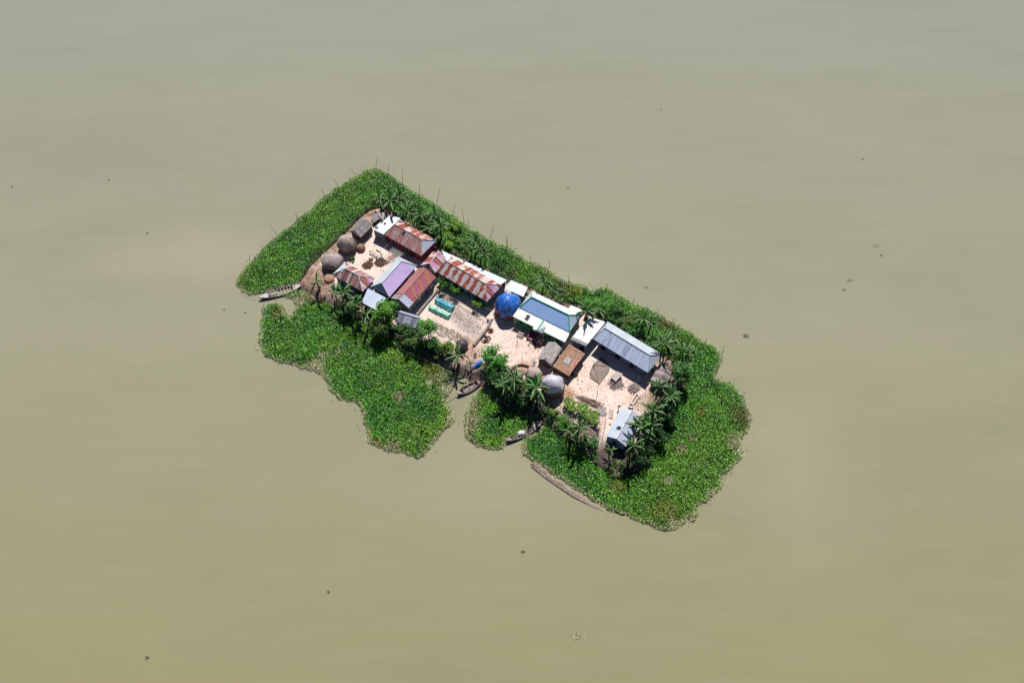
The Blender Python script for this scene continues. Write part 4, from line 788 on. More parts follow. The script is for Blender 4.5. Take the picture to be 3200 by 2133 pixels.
BN = [ # px, py of the crown's centre, prototype, scale, label
 (1222,634,2,.95,'tallest banana plant of the row just behind the white flat shed'),(1187,626,1,1,'banana plant at the far left end of the northern row'),(1247,622,0,.9,'banana plant at the top edge of the northern row near the mat'),
 (1277,662,0,.95,'banana plant above the left end of the northernmost red roof'),(1314,678,2,.9,'banana plant above the middle of the northernmost red roof'),(1290,700,1,.9,'banana plant overhanging the back slope of the northernmost red roof'),
 (1361,676,2,.85,'banana plant at the widest part of the northern row'),(1375,706,0,1,'banana plant right of the northernmost red roof'),(1340,712,1,1,'banana plant behind the right end of the northernmost red roof'),
 (1365,735,3,1.1,'drooping banana plant between the red roof and the lime bushes'),(1457,766,2,.9,'left banana plant of the grey green clump behind the long lean-to'),(1485,757,0,.9,'upper banana plant of the grey green clump behind the long lean-to'),
 (1500,780,2,.9,'right banana plant of the grey green clump behind the long lean-to'),(1516,800,0,.85,'lower banana plant of the grey green clump behind the long lean-to'),(1508,830,3,.9,'small banana plant leaning over the white lean-to roof'),
 (1696,886,0,.95,'left banana plant of the pair behind the green house'),(1727,902,2,.85,'right banana plant of the pair behind the green house'),(1835,970,2,1,'spreading banana plant between the green house and the white block'),(1868,975,3,1,'smaller banana plant right of the one beside the green house'),
 (2009,1000,0,1,'left banana plant of the pair high above the silver roof'),(2036,1008,1,.9,'right banana plant of the pair high above the silver roof'),(2077,1072,2,1,'big banana plant behind the east end of the silver roof'),(2102,1056,1,1,'banana plant just above the big one by the silver roof'),
 (2130,1108,0,1,'left of two banana plants above the dense round tree'),(2152,1104,1,.95,'right of two banana plants above the dense round tree'),
 (2063,1212,2,1,'topmost banana plant of the eastern row, below the plank shed'),(2090,1240,0,1,'banana plant at the right edge of the eastern row'),(2045,1280,2,.95,'banana plant of the eastern row level with the stone trough'),(2070,1262,1,.9,'banana plant squeezed in the middle of the eastern row'),
 (2002,1334,2,.9,'banana plant overhanging the pale gable house'),(2032,1326,0,1,'banana plant right of the one over the pale gable house'),(2018,1308,1,.9,'banana plant beside the top corner of the pale gable house'),(1979,1392,2,1.0,'southernmost banana plant, full star shaped crown below the gable house'),(2015,1372,1,.9,'banana plant in the shade right of the southernmost one'),
 (990,884,3,1.15,'lone thin banana plant on the bare bank near the long boat'),(1042,908,1,1,'left banana plant in front of the navy walled house'),(1073,918,0,1,'middle banana plant in front of the navy walled house'),(1085,940,1,.95,'lower banana plant in front of the navy walled house'),(1112,950,2,.9,'banana plant left of the blue porch roof'),(1144,984,3,1.2,'sparse banana plant just below the blue porch roof'),
 (1427,1113,1,1.05,'banana plant beside the black sheeted heap'),(1603,1186,2,.95,'upper banana plant of the clump below the landing tree'),(1575,1210,0,1,'lower banana plant of the clump below the landing tree'),(1562,1186,1,.9,'left banana plant of the clump below the landing tree'),
 (1677,1214,2,1,'banana plant with a yellow tip left of the white tarped haystack'),(1662,1236,1,.95,'banana plant in the shade below the yellow tipped one'),(1809,1340,2,.95,'banana plant in front of the vine trellis'),(1788,1352,1,.9,'banana plant at the foot of the trellis one'),(1906,1408,3,.8,'short bright green young plant under the gable house wall'),
 (1470,1138,3,.6,'small bright banana sucker next to the blue bundle')]
for i, (x, y, k, sc, lb) in enumerate(BN):
    pr, H = PROT[k]; gz = GZ-.3; q = G(x, y, gz+H*sc)
    o = copy_tree(pr); o.location = (q.x, q.y, gz); o.rotation_euler = (random.uniform(-.05,.05), random.uniform(-.05,.05), random.uniform(0, 6.28)); sc *= random.uniform(.85, 1.15); o.scale = (sc*random.uniform(.9,1.1), sc*random.uniform(.9,1.1), BN[i][3]*random.uniform(.95, 1.05)); tag(o, lb, 'banana plant', 'banana plants round the island')
for pr, H in PROT:
    for ch in list(pr.children): bpy.data.objects.remove(ch)
    bpy.data.objects.remove(pr)

# ------------------------------------------------------------------ poles standing at the edge of the mats
PL = [((779,820),(779,795)),((820,777.5),(814,765)),((865,734),(845,706)),((929,682),(921.5,662)),((1013,611),(1002.6,583)),((1056,582),(1042.6,559)),((1112,552),(1095.5,524)),((1174,523),(1179,492)),((1212,543),(1216,511)),((1258,572),(1257.4,531)),((1310,607),(1311,572)),((1364,637),(1375.3,586)),((1413,669),(1423.7,636)),((1450,697),(1442,646)),((1465,714),(1463.5,688)),((1530,745),(1543.5,703)),((1585,768),(1586,735)),((1584,768),(1579,740)),((1657,815),(1656.5,795)),((1716,839),(1717,813)),((1779,878),(1774.5,857)),((1853,904),(1846,889)),((1897,898),(1896,884)),((1979,945),(1982,930)),((2055.5,978),(2056,964)),((2103.5,1005),(2103,992)),((2154,1035),(2158,1028)),((2205,1069),(2209,1056)),((2257,1106),(2263,1080))]
ORD = ['first','second','third','fourth','fifth','sixth','seventh','eighth','ninth','tenth','eleventh','twelfth','thirteenth','fourteenth','fifteenth','sixteenth','seventeenth','eighteenth','nineteenth','twentieth','twenty-first','twenty-second']
for i, (b, t) in enumerate(PL):
    B_ = G(*b, .15); T_ = V(*t, B_.y); mb = MB(); md = B_.lerp(T_, .5)+Vector((.06, 0, 0)); mb.tube([B_-Vector((0, 0, .5)), B_, md, T_], [.055, .055, .045, .03], 5)
    lean = 'leaning left' if t[0] < b[0]-3 else ('leaning right' if t[0] > b[0]+3 else 'upright')
    wh = (ORD[i]+' from the western tip on the north-west edge') if i < 7 else (ORD[i-7]+' from the northern corner along the north-east edge')
    tag(mb.build('bamboo_pole', 'bamboodark', None, loc=B_), 'thin pole %s, %s' % (lean, wh), 'pole', 'poles along the mat edge')
for (b, t, lb) in [((921,901),(921,879),'thin mooring pole rising through the bow of the longest boat'),((817,970),(825,951),'short slanted pole at the upper left corner of the south-west mat'),((935,941),(938,907),'upright pole in the pale reeds below the longest boat'),((878,1004),(876,969),'upright pole inside the south-west mat, left lobe'),((1000,962),(1002,905),'bare pole at the bank below the lone thin banana plant'),((1631,1180),(1632,1110),'tall pole standing behind the curved earth ring'),((1890,1335),(1892,1299),'upright pole at the right end of the vine trellis'),((1617,1070),(1616,1050),'short post in the yard in front of the green house'),((1867,1233),(1867,1216),'thin post left of the firewood near the brown ground sheet')]:
    B_ = G(*b, .15 if b[0] < 1010 else GZ-.1); T_ = V(*t, B_.y); mb = MB(); mb.tube([B_-Vector((0, 0, .5)), B_, T_], [.06, .06, .04], 5); tag(mb.build('bamboo_pole', 'bamboodark', None, loc=B_), lb, 'pole')

# ------------------------------------------------------------------ boats
def boat(label, a, b, Wd, mats, ribs=8, deckA=.12, deckB=.22, za=.55, floor='wooddark', plank=False):
    A = G(*a, .7); B = G(*b, .7); A.z = B.z = 0; L = (B-A).length; u = (B-A)/L; n = Vector((-u.y, u.x, 0)); root = empty('wooden_boat', (A+B)/2, label, 'boat', 'wooden boats moored at the island')
    N = 18
    def hw(t): return Wd/2*max(.0, math.sin(math.pi*min(max(t, 0), 1)))**.62+.03
    def zs(t): return .42+.55*abs(2*t-1)**2.6
    def zk(t): return -.15+.75*abs(2*t-1)**3.2
    def pt(t, s, z): q = A+u*L*t+n*s; return Vector((q.x, q.y, z))
    mb = MB()
    for i in range(N):
        t0, t1 = i/N, (i+1)/N
        for sg in (-1, 1):
            r0 = [pt(t0, 0, zk(t0)), pt(t0, sg*hw(t0)*.6, zk(t0)+.03), pt(t0, sg*hw(t0), zs(t0))]; r1 = [pt(t1, 0, zk(t1)), pt(t1, sg*hw(t1)*.6, zk(t1)+.03), pt(t1, sg*hw(t1), zs(t1))]
            for j in range(2): mb.poly([r0[j], r1[j], r1[j+1], r0[j+1]])
            q0 = [pt(t0, sg*hw(t0)*.55, zk(t0)+.1), pt(t0, sg*(hw(t0)-.05), zs(t0))]; q1 = [pt(t1, sg*hw(t1)*.55, zk(t1)+.1), pt(t1, sg*(hw(t1)-.05), zs(t1))]
            mb.poly([q0[0], q0[1], q1[1], q1[0]], 1); mb.poly([pt(t0, 0, zk(t0)+.1), q0[0], q1[0], pt(t1, 0, zk(t1)+.1)], 1)
    mb.build('hull', [mats[0], floor], root)
    for sg in (-1, 1):
        mb = MB(); mb.tube([pt(t, sg*(hw(t)-.01), zs(t)+.02) for t in np.linspace(0, 1, 19)], .05, 5); mb.build('gunwale', mats[1], root)
    for (s, e) in ((.0, deckA), (1-deckB, 1.0)):
        mb = MB(); ts = np.linspace(s, e, 5)
        for k in range(4): mb.slab([pt(ts[k], -hw(ts[k])+.04, zs(ts[k])-.02), pt(ts[k+1], -hw(ts[k+1])+.04, zs(ts[k+1])-.02), pt(ts[k+1], hw(ts[k+1])-.04, zs(ts[k+1])-.02), pt(ts[k], hw(ts[k])-.04, zs(ts[k])-.02)], .04)
        mb.build('deck', mats[2], root)
    for k in range(ribs):
        t = deckA+.04+(1-deckA-deckB-.06)*(k+.5)/ribs; mb = MB(); mb.box(pt(t, 0, zs(t)-.06), (.09, 2*hw(t)-.12, .06), math.atan2(u.y, u.x)); mb.build('thwart', mats[2], root)
    if plank:
        for s in (-.18, .05, .27):
            mb = MB(); mb.box(pt(.5, s, .12), (L*.5, .17, .05), math.atan2(u.y, u.x)); mb.build('floor_board', mats[2], root)
    return root, pt
b1, p1 = boat('longest grey wooden boat with pale crossbeams, moored at the western landing', (808,929),(948,888), 1.9, ('wooddark','woodpale','woodpale'), 7, .2, .24)
mb = MB()
for s in (-.05, .3): mb.box(p1(.3, s, .5), (2.0, .16, .08), math.atan2(b1.location.y*0+(p1(1,0,0)-p1(0,0,0)).y, (p1(1,0,0)-p1(0,0,0)).x))
mb.build('side_board', 'woodpale', b1)
b2, p2 = boat('brown canoe with long floor boards in the middle landing', (1429,1230),(1503,1189), 1.6, ('wooddark','wood','wood'), 3, .14, .14, plank=True)
b3, p3 = boat('dark wooden boat carrying a white sack between two green mats', (1582,1376),(1693,1319), 1.6, ('wooddark','wood','wood'), 7, .12, .24)
q = p3(.43, .12, .42); mb = MB(); K = 10
for i in range(K):
    for j in range(5):
        def sp(i_, j_): a = 2*math.pi*i_/K; e = math.pi/2*j_/5; return Vector((q.x+math.cos(a)*math.cos(e)*.85, q.y+math.sin(a)*math.cos(e)*.55, q.z-.1+math.sin(e)*.4))
        mb.poly([sp(i, j), sp(i+1, j), sp(i+1, j+1), sp(i, j+1)])
tag(mb.build('white_sack', 'whitetarp', None, True, loc=q), 'bulky white sack lying in the dark southern boat', 'sack')
mb = MB(); mb.tube([p3(.12, -.15, .62), p3(.72, -.18, .62)], .045, 6); tag(mb.build('punt_pole', 'wood', None, loc=p3(.4,-.15,.6)), 'long punt pole laid along the boat with the white sack', 'punt pole')
A_ = G(1389,1261,.15); B_ = G(1436,1226,.5); mb = MB(); mb.tube([A_, B_], [.05,.07], 6); tag(mb.build('punt_pole', 'bamboopale', None, loc=A_), 'pale pole slanting into the water from the canoe stern', 'punt pole')
A_ = G(1433,1225,.5); B_ = G(1478,1160,1.6); mb = MB(); mb.tube([A_, B_], [.06,.07], 6); tag(mb.build('mooring_pole', 'bamboo', None, loc=A_), 'long dark pole laid from the canoe up to the blue bundle', 'pole')
# blue bundle
A_ = G(1479,1150,1.3); B_ = G(1506,1127,1.7); mb = MB(); ts = np.linspace(0, 1, 13); mb.tube([A_.lerp(B_, t) for t in ts], [.25+.2*math.sin(math.pi*(1-t)**.7)+.05*math.sin(t*40) for t in ts], 10)
tag(mb.build('blue_bundle', 'bluetarp', None, True, loc=A_), 'bright blue rolled tarp tied round poles at the middle landing', 'bundle')
# raft of poles
q = G(1656,1447,.1); root = empty('bamboo_raft', q, 'long bundle of pale bamboo poles floating along the southern mat', 'bamboo bundle')
for i in range(16):
    f = i/15; a = (1657+f*14+random.uniform(-3,3), 1452-f*16+random.uniform(-4,4)); m1 = (1705+f*10, 1492-f*10+random.uniform(-3,3)); m2 = (1790+f*6, 1548-f*8+random.uniform(-3,3)); b = (1882-random.uniform(0,40)+f*6, 1596-f*12-random.uniform(0,12))
    b = (b[0], 1548+(b[0]-1790)*.52-f*7+2)
    mb = MB(); mb.tube([G(*a, .1+.1*(i % 2)), G(*m1, .12+.08*(i % 3)), G(*m2, .12+.08*(i % 3)), G(*b, .08)], [.05,.06,.055,.04], 5); mb.build('bamboo_pole', 'bamboopale' if i % 4 else 'bamboo', root)
# bamboo jetty frame over the mat
q = G(1330,1125,.8); root = empty('bamboo_jetty', q, 'bare bamboo rail frame over the shaded water below the bushes', 'jetty')
for (a, b, m_) in [((1245,1086),(1412,1164),'bamboopale'),((1369,1110),(1424,1152),'woodpale'),((1258,1080),(1330,1100),'bamboo')]:
    mb = MB(); mb.tube([G(*a, 1.0), G(*b, .9)], .05, 5); mb.build('rail', m_, root)
for (a, b) in [((1312,1099),(1294,1131)),((1341,1097),(1320,1124)),((1356,1112),(1332,1136)),((1372,1108),(1350,1146)),((1421,1144),(1399,1174)),((1302,1085),(1289,1113)),((1388,1130),(1368,1150))]:
    mb = MB(); mb.tube([G(*a, 1.1), G(*b, .3)], .035, 5); mb.build('cross_pole', 'bamboo', root)

# ------------------------------------------------------------------ fences and the vegetable plot
def rail_fence(name, label, pts, hp, mat, rails=(.9,), r=.05, step=None, z=GZ):
    W = [G(*p, z) for p in pts]; root = empty(name, W[0], label, 'fence'); mid = MB()
    for k, p in enumerate(W): mb = MB(); mb.tube([p-Vector((0,0,.2)), p+Vector((0,0,hp))], r, 5); mb.build('post', mat, root)
    for h in rails: mb = MB(); mb.tube([p+Vector((0,0,hp*h)) for p in W], r*.8, 5); mb.build('rail', mat, root)
    return root
rail_fence('bamboo_fence', 'pale rail fence on the upper side of the vegetable plot', [(1362,910),(1400,930),(1440,952),(1478,976),(1523,1004)], 1.0, 'bamboopale', (.95,.5))
rail_fence('bamboo_fence', 'thin rail fence on the lower side of the vegetable plot', [(1315,1000),(1355,1018),(1395,1030),(1440,1055),(1478,1082)], 1.3, 'bamboo', (.3,))
def bank(name, label, pts, r, mat='mudwall'):
    W = [G(*p, GZ) for p in pts]; mb = MB()
    for k in range(len(W)-1):
        a, b = W[k], W[k+1]; n_ = 6
        for j in range(n_):
            p = a.lerp(b, j/n_); q = a.lerp(b, (j+1)/n_+.02); d = (q-p).normalized(); nn = Vector((-d.y, d.x, 0)); hh = .55+.12*random.random()
            mb.hexa([p-nn*r*1.2, q-nn*r*1.2, q+nn*r*1.2, p+nn*r*1.2], [p-nn*r*.7+Vector((0,0,hh)), q-nn*r*.7+Vector((0,0,hh)), q+nn*r*.7+Vector((0,0,hh)), p+nn*r*.7+Vector((0,0,hh))])
    tag(mb.build(name, mat, None, loc=W[0]), label, 'mud wall')
bank('mud_wall', 'low grey mud wall along the left side of the vegetable plot', [(1364,914),(1334,949),(1303,987)], .28)
bank('mud_wall', 'curved grey mud wall along the right side of the vegetable plot', [(1524,1000),(1533,1006),(1522,1028),(1505,1050),(1482,1080)], .3)
def tunnel(name, label, pts, hgt, mat):
    P4 = [G(*p, GZ+.3) for p in pts]; root = empty(name, (P4[0]+P4[2])/2, label, 'cover'); mb = MB(); n_ = 12; m_ = 8   # pts: a0,b0 (length) b1,a1
    def q(i, j): 
        s = i/n_; a = P4[0].lerp(P4[1], s); b = P4[3].lerp(P4[2], s); t = j/m_; p = a.lerp(b, t); z = min(1, math.sin(math.pi*t)*1.5)*hgt*(1+.16*math.sin(i*2.3+j*1.7)+.08*math.sin(i*5.1)); return Vector((p.x, p.y, GZ+z))
    for i in range(n_):
        for j in range(m_): mb.poly([q(i, j), q(i+1, j), q(i+1, j+1), q(i, j+1)])
    for i in (0, n_): mb.poly([q(i, j) for j in range(m_+1)])
    mb.build('sheet', mat, root, True)
    for i in (0, 4, 8, 12): tb = MB(); tb.tube([q(i, j)+Vector((0,0,.03)) for j in range(m_+1)], .03, 4); tb.build('hoop', 'bamboo', root)
tunnel('plastic_tunnel', 'turquoise plastic cover over a nursery bed at the top of the plot', [(1358,945),(1410,973),(1422,955),(1369,930)], 1.0, 'teal')
tunnel('plastic_tunnel', 'mint green plastic cover over the second nursery bed', [(1338,966),(1398,996),(1410,981),(1349,953)], .8, 'mint')
# seedlings
P = scatter(Gn([(1395,965),(1425,960),(1520,1008),(1485,1062),(1400,1010)], GZ), 2.4); k = inpoly(P, Gn([(1410,1000),(1430,962),(1520,1008),(1485,1066)], GZ)); P = P[k]
P = np.repeat(P, 5, 0)+np.random.randn(len(P)*5, 2)*.05; o = leaves('seedlings', np.column_stack([P, np.full(len(P), GZ+.1)+np.random.rand(len(P))*.1]), np.full(len(P), .12), np.tile([.03,.05,.03], (len(P),1)), 'foliage'); tag(o, 'rows of small dark seedlings in the grey vegetable plot', 'seedlings', None, 'stuff')
for pg, cc_, lb in [([(1335,1000),(1380,1015),(1440,1040),(1478,1068),(1440,1075),(1380,1050),(1340,1030)], [.19,.23,.14], 'dusty grey green weeds along the lower side of the vegetable plot'),
                ([(1560,1165),(1600,1150),(1640,1155),(1650,1170),(1600,1180)], [.05,.12,.03], 'weeds beside the curved earth ring')]:
    poly = Gn(pg, GZ); P = scatter(poly, 26); P = P[(sdist(P, poly)+wob(P, 1)*.4) > 0]; o = leaves('weeds', np.column_stack([P, GZ+.05+.25*np.random.rand(len(P))]), .2+.2*np.random.rand(len(P)), np.array(cc_)*(.6+.9*np.random.rand(len(P),1)), 'foliage', flat=.7, wid=.2); tag(o, lb, 'weeds', None, 'stuff')
# net frame in the north yard
q4 = [(1214,786),(1238,764),(1273,780),(1249,803)]; root = empty('net_frame', G(1243,783,GZ), 'pale pole frame hung with grey netting beside the northernmost red house', 'frame')
for p in q4: mb = MB(); a = G(*p, GZ+1.3); mb.tube([Vector((a.x, a.y, GZ)), a], .05, 5); mb.build('post', 'bamboopale', root)
for f in (0, .5, 1.0):
    mb = MB(); mb.tube([G(*q4[0], GZ+1.3).lerp(G(*q4[3], GZ+1.3), f), G(*q4[1], GZ+1.3).lerp(G(*q4[2], GZ+1.3), f)], .045, 5); mb.build('rail', 'bamboopale', root)
    mb = MB(); mb.tube([G(*q4[0], GZ+1.34).lerp(G(*q4[1], GZ+1.34), f), G(*q4[3], GZ+1.34).lerp(G(*q4[2], GZ+1.34), f)], .045, 5); mb.build('rail', 'bamboopale', root)
mb = MB(); mb.poly([G(*p, GZ+1.2) for p in q4]); mb.build('net', 'netmesh', root)
# stick fence on the north-west bank
mb = MB(); rl = MB(); W = [G(*p, .7) for p in [(938,888),(958,850),(985,818),(1020,786),(1055,752),(1090,719),(1120,690),(1150,663),(1175,648)]]
for k in range(len(W)-1):
    for j in range(46):
        p = W[k].lerp(W[k+1], j/16)+Vector((random.uniform(-.3,.3), random.uniform(-.3,.3), 0)); d = Vector((random.uniform(-.9,.3), random.uniform(-.3,.9), random.uniform(.5,1.1))); mb.tube([p-Vector((0,0,.5)), p+d], [.05,.03], 4)
root = empty('stick_fence', W[0], 'ragged brushwood fence between the north-west mat and the bare bank', 'fence'); mb.build('sticks', 'bamboodark', root)
for dz in (.35, .8): rl = MB(); rl.tube([p+Vector((-.25,.25,dz)) for p in W], .04, 4); rl.build('rail', 'bamboo', root)

# ------------------------------------------------------------------ things in the yards
def disc_pile(name, label, px, py, r, h, mat, n=90, stick=.28):
    c = G(px, py, GZ); mb = MB(); K = 22
    rows = [[Vector((c.x+math.cos(2*math.pi*j/K)*r*t*(1+.14*mnoise.noise(Vector((j*.9, px, t*3)))), c.y+math.sin(2*math.pi*j/K)*r*t*(1+.14*mnoise.noise(Vector((j*.9, px, t*3)))), GZ-.03+h*(1-t**3)*(1+.4*mnoise.noise(Vector((j*1.3, t*5, py)))))) for j in range(K)] for t in (1, .85, .6, .3, 0.02)]
    for a in range(4):
        for j in range(K): mb.poly([rows[a][j], rows[a][(j+1) % K], rows[a+1][(j+1) % K], rows[a+1][j]])
    for k in range(n):
        a = random.uniform(0, 6.28); t = r*math.sqrt(random.random())*1.05; p = c+Vector((math.cos(a)*t, math.sin(a)*t, h*(1-(t/r/1.06)**3)+.03)); b = random.uniform(0, 6.28); mb.box(p, (stick, .07, .07), b)
    return tag(mb.build(name, mat, None, loc=c), label, 'pile')
disc_pile('dung_pile', 'round spread of drying brown dung cakes, left one of the pair in the north yard', 1149, 829, 1.25, .1, 'soil', 160)
disc_pile('dung_pile', 'spread of drying brown dung cakes touching the white cloths in the north yard', 1189, 820, 1.35, .12, 'soil', 170)
disc_pile('ash_bowl', 'small dark ring shaped heap between the two dung spreads', 1160, 811, .5, .25, 'woodbrown', 20)
c = G(1173, 795, GZ); mb = MB()
for k in range(34):
    a = random.uniform(-1, 1); p = G(1157+30*(a+1)/2+random.uniform(-4,4), 786+20*(a+1)/2+random.uniform(-5,5), GZ+.1); mb.box(p+Vector((0,0,random.uniform(0,.2))), (random.uniform(.3,.7), random.uniform(.25,.5), random.uniform(.1,.3)), random.uniform(0,3), top=(.6,.6))
tag(mb.build('cloth_heap', 'cloth', None, True, loc=c), 'heap of white cloths and sacks on the ground of the north yard', 'heap')
for (x, y, dx, dy) in ((1175,780,13,8),(1189,790,5,14)):
    a = G(x, y, GZ+.15); b = G(x+dx, y+dy, GZ+.15); mb = MB(); mb.tube([a, b], .09, 6); tag(mb.build('log', 'wooddark', None, loc=a), 'dark log on the upper edge of the cloth heap' if dx > 9 else 'dark log on the right edge of the cloth heap', 'log')
mb = MB(); a = G(1205,824,GZ+.1); b = G(1233,801,GZ+.7); mb.tube([a, a.lerp(b,.5)+Vector((.1,.1,.1)), b], [.14,.09,.05], 6)
for k in range(6): p = a.lerp(b, .1+.1*k); mb.tube([p, p+Vector((random.uniform(-.6,.6), random.uniform(-.6,.6), random.uniform(.1,.6)))], [.05,.02], 4)
tag(mb.build('dead_branch', 'wooddark', None, loc=a), 'dead dark branch on the ground between the dung spreads and the lavender house', 'branch')
def ringpile(label, px, py, r, n):
    c = G(px, py, GZ); mb = MB()
    for k in range(n):
        a = random.uniform(0, 6.28); t = r*random.choice((.95, .95, .7, .45, .2))*random.uniform(.93, 1.05); mb.box(c+Vector((math.cos(a)*t, math.sin(a)*t, .06)), (.38, .11, .1), a+math.pi/2+random.uniform(-.3,.3))
    tag(mb.build('dung_ring', 'woodbrown', None, loc=c), label, 'dung ring')
ringpile('smaller ring of drying dung sticks beside the curved mud wall', 1533, 1034, .6, 44); ringpile('larger ring of drying dung sticks beside the curved mud wall', 1518, 1060, 1.05, 90)
def firewood(label, px, py, rx, n, ln, ang=None, mat='wood', h=.5):
    c = G(px, py, GZ); mb = MB()
    for k in range(n):
        a = random.uniform(0, 6.28); t = rx*math.sqrt(random.random())*.7; p = c+Vector((math.cos(a)*t, math.sin(a)*t, random.uniform(.05, h*(1-t/rx)+.1))); b = (ang+random.uniform(-.35,.35)) if ang is not None else random.uniform(0, 6.28); l = ln*random.uniform(.5, 1.15)
        d = Vector((math.cos(b), math.sin(b), random.uniform(-.08,.08)))*l/2; mb.tube([p-d, p+d], [.07,.05], 5)
    tag(mb.build('firewood_pile', mat, None, loc=c), label, 'firewood')
firewood('scattered firewood heap round the little slatted coop', 1923, 1200, 1.5, 70, 1.6, mat='wood'); firewood('fan of split firewood beyond the coop near the trough', 1981, 1213, 1.3, 50, 1.7, .7, 'wood')
firewood('small bundle of sticks at the corner of the brown thatched shed', 1797, 1170, .8, 30, .8, mat='woodbrown'); firewood('long brown poles stacked along the top side of the vine trellis', 1845, 1255, 1.5, 18, 4.8, -.52, 'woodbrown', .4)
firewood('bleached logs on the lower left of the vine trellis', 1768, 1300, 1.5, 30, 1.8, -.75, 'woodpale', .5); firewood('brown branches behind the lower end of the vine trellis', 1840, 1345, 1.7, 46, 1.7, -.6, 'bamboopale', .4)
firewood('loose poles at the northern tip beside the tiny tarp shelter', 1180, 700, 1.0, 26, 1.4, .3, 'woodbrown', .3)
# ladder
root = empty('bamboo_ladder', G(1830,1250,GZ+.5), 'bamboo ladder lying on the poles above the vine trellis', 'ladder')
A_, B_ = G(1796,1231,GZ+.5), G(1852,1268,GZ+.55); nn = Vector((.25,.4,0))
for s in (0, 1): mb = MB(); mb.tube([A_+nn*s, B_+nn*s], .04, 5); mb.build('stile', 'bamboopale', root)
for k in range(9): mb = MB(); p = A_.lerp(B_, .06+k*.11); mb.tube([p, p+nn], .03, 5); mb.build('rung', 'bamboopale', root)
# trellis
root = empty('vine_trellis', G(1820,1285,GZ), 'bamboo trellis covered in yellow green vines in the southern yard', 'trellis'); q4 = [(1762,1266),(1775,1240),(1876,1294),(1862,1324)]
for p in q4+[(1819,1267),(1812,1295)]: a = G(*p, GZ+1.3); mb = MB(); mb.tube([Vector((a.x, a.y, GZ-.2)), a+Vector((0,0,.2))], .045, 5); mb.build('post', 'bamboo', root)
for a, b in ((0,1),(1,2),(2,3),(3,0)): mb = MB(); mb.tube([G(*q4[a], GZ+1.3), G(*q4[b], GZ+1.3)], .04, 5); mb.build('rail', 'bamboo', root)
poly = Gn(q4, GZ+1.3); P = scatter(poly, 75); P = P[(sdist(P, poly)+wob(P, 1.2)*.6 > -.1) & (wob(P, 1.6, 3) > -.6)]; N = len(P)
leaves('vine_leaves', np.column_stack([P, GZ+1.2+.35*np.random.rand(N)]), (.24+.22*np.random.rand(N)), np.array([.17,.31,.05])*(.55+.9*np.random.rand(N,1)), 'foliage', root, flat=.6, loc=root.location)
# brown ground sheet
P8 = [G(*p, GZ) for p in [(1879,1117),(1900,1135),(1905,1146),(1901,1163),(1873,1199),(1845,1180),(1843,1166),(1854,1140)]]; mb = MB(); cc = sum(P8, Vector())/8
for rr in ((0, .35), (.35, .7), (.7, 1)):
    for k in range(8):
        a, b = P8[k], P8[(k+1) % 8]
        f = lambda p, t, i: cc.lerp(p, t)+Vector((0,0,.05+.05*math.sin(i*2+t*5)))
        if rr[0] == 0: mb.poly([f(a, rr[1], k), f(b, rr[1], k+1 if k < 7 else 0), f(a, 0, 0)])
        else: mb.poly([f(a, rr[1], k), f(b, rr[1], (k+1) % 8), f(b, rr[0], (k+1) % 8), f(a, rr[0], k)])
for k in range(8): mb.tube([P8[k]+Vector((0,0,.09)), P8[(k+1) % 8]+Vector((0,0,.09))], .07, 5, mi=1)
for a, b in ((7,2),(6,4),(7,4)): mb.tube([P8[a]+Vector((0,0,.1)), P8[b].lerp(P8[a], .15)+Vector((0,0,.12))], .05, 5, mi=1)
tag(mb.build('ground_sheet', ['sheetnet', 'bamboo'], None, loc=cc), 'large brown grey sheet spread on the sand before the silver house', 'ground sheet')
# coop
A = [G(*p, GZ+.95) for p in [(1906,1176),(1928,1159),(1947,1168),(1925,1192)]]; root = empty('slatted_coop', Vector((*((A[0]+A[2])/2).xy, GZ)), 'little coop with grey slatted roof amid the firewood', 'coop')
mb = MB()
for k in range(6): t0, t1 = k/6, (k+.82)/6; mb.slab([A[0].lerp(A[3], t0), A[0].lerp(A[3], t1), A[1].lerp(A[2], t1), A[1].lerp(A[2], t0)], .05)
mb.build('roof', 'woodpale', root); mb = MB(); c = (A[0]+A[2])/2; mb.hexa([Vector((*(c+(p-c)*.8).xy, GZ)) for p in A], [c+(p-c)*.8-Vector((0,0,.1)) for p in A]); mb.build('wall', 'wooddark', root)
# trough and pot
T = [G(*p, GZ+.45) for p in [(1988,1228),(2000,1233),(1981,1262),(1969,1257)]]; root = empty('stone_trough', Vector((*((T[0]+T[2])/2).xy, GZ)), 'pale rectangular feeding trough at the edge of the eastern bananas', 'trough'); mb = MB()
for k in range(4):
    a, b = T[k], T[(k+1) % 4]; d = (b-a).normalized(); cc = (T[0]+T[2])/2; nn = Vector((-d.y, d.x, 0)); nn = nn if nn.dot(cc-a) > 0 else -nn
    lo_ = Vector((0,0,-.5)); mb.hexa([a+lo_, b+lo_, b+nn*.16+lo_, a+nn*.16+lo_], [a, b, b+nn*.16, a+nn*.16])
mb.build('rim', 'enamel', root); mb = MB(); mb.slab([T[0]-Vector((0,0,.3)), T[1]-Vector((0,0,.3)), T[2]-Vector((0,0,.3)), T[3]-Vector((0,0,.3))], .05); mb.build('bottom', 'clay', root)
c = G(1971, 1270, GZ); mb = MB(); K = 16
for (r0, z0, r1, z1) in ((.4,0,.5,.55),(.5,.55,.4,.56),(.4,.56,.34,.12),(.34,.12,0.001,.1)):
    for j in range(K): a, b = 2*math.pi*j/K, 2*math.pi*(j+1)/K; mb.poly([c+Vector((math.cos(a)*r0, math.sin(a)*r0, z0)), c+Vector((math.cos(b)*r0, math.sin(b)*r0, z0)), c+Vector((math.cos(b)*r1, math.sin(b)*r1, z1)), c+Vector((math.cos(a)*r1, math.sin(a)*r1, z1))])
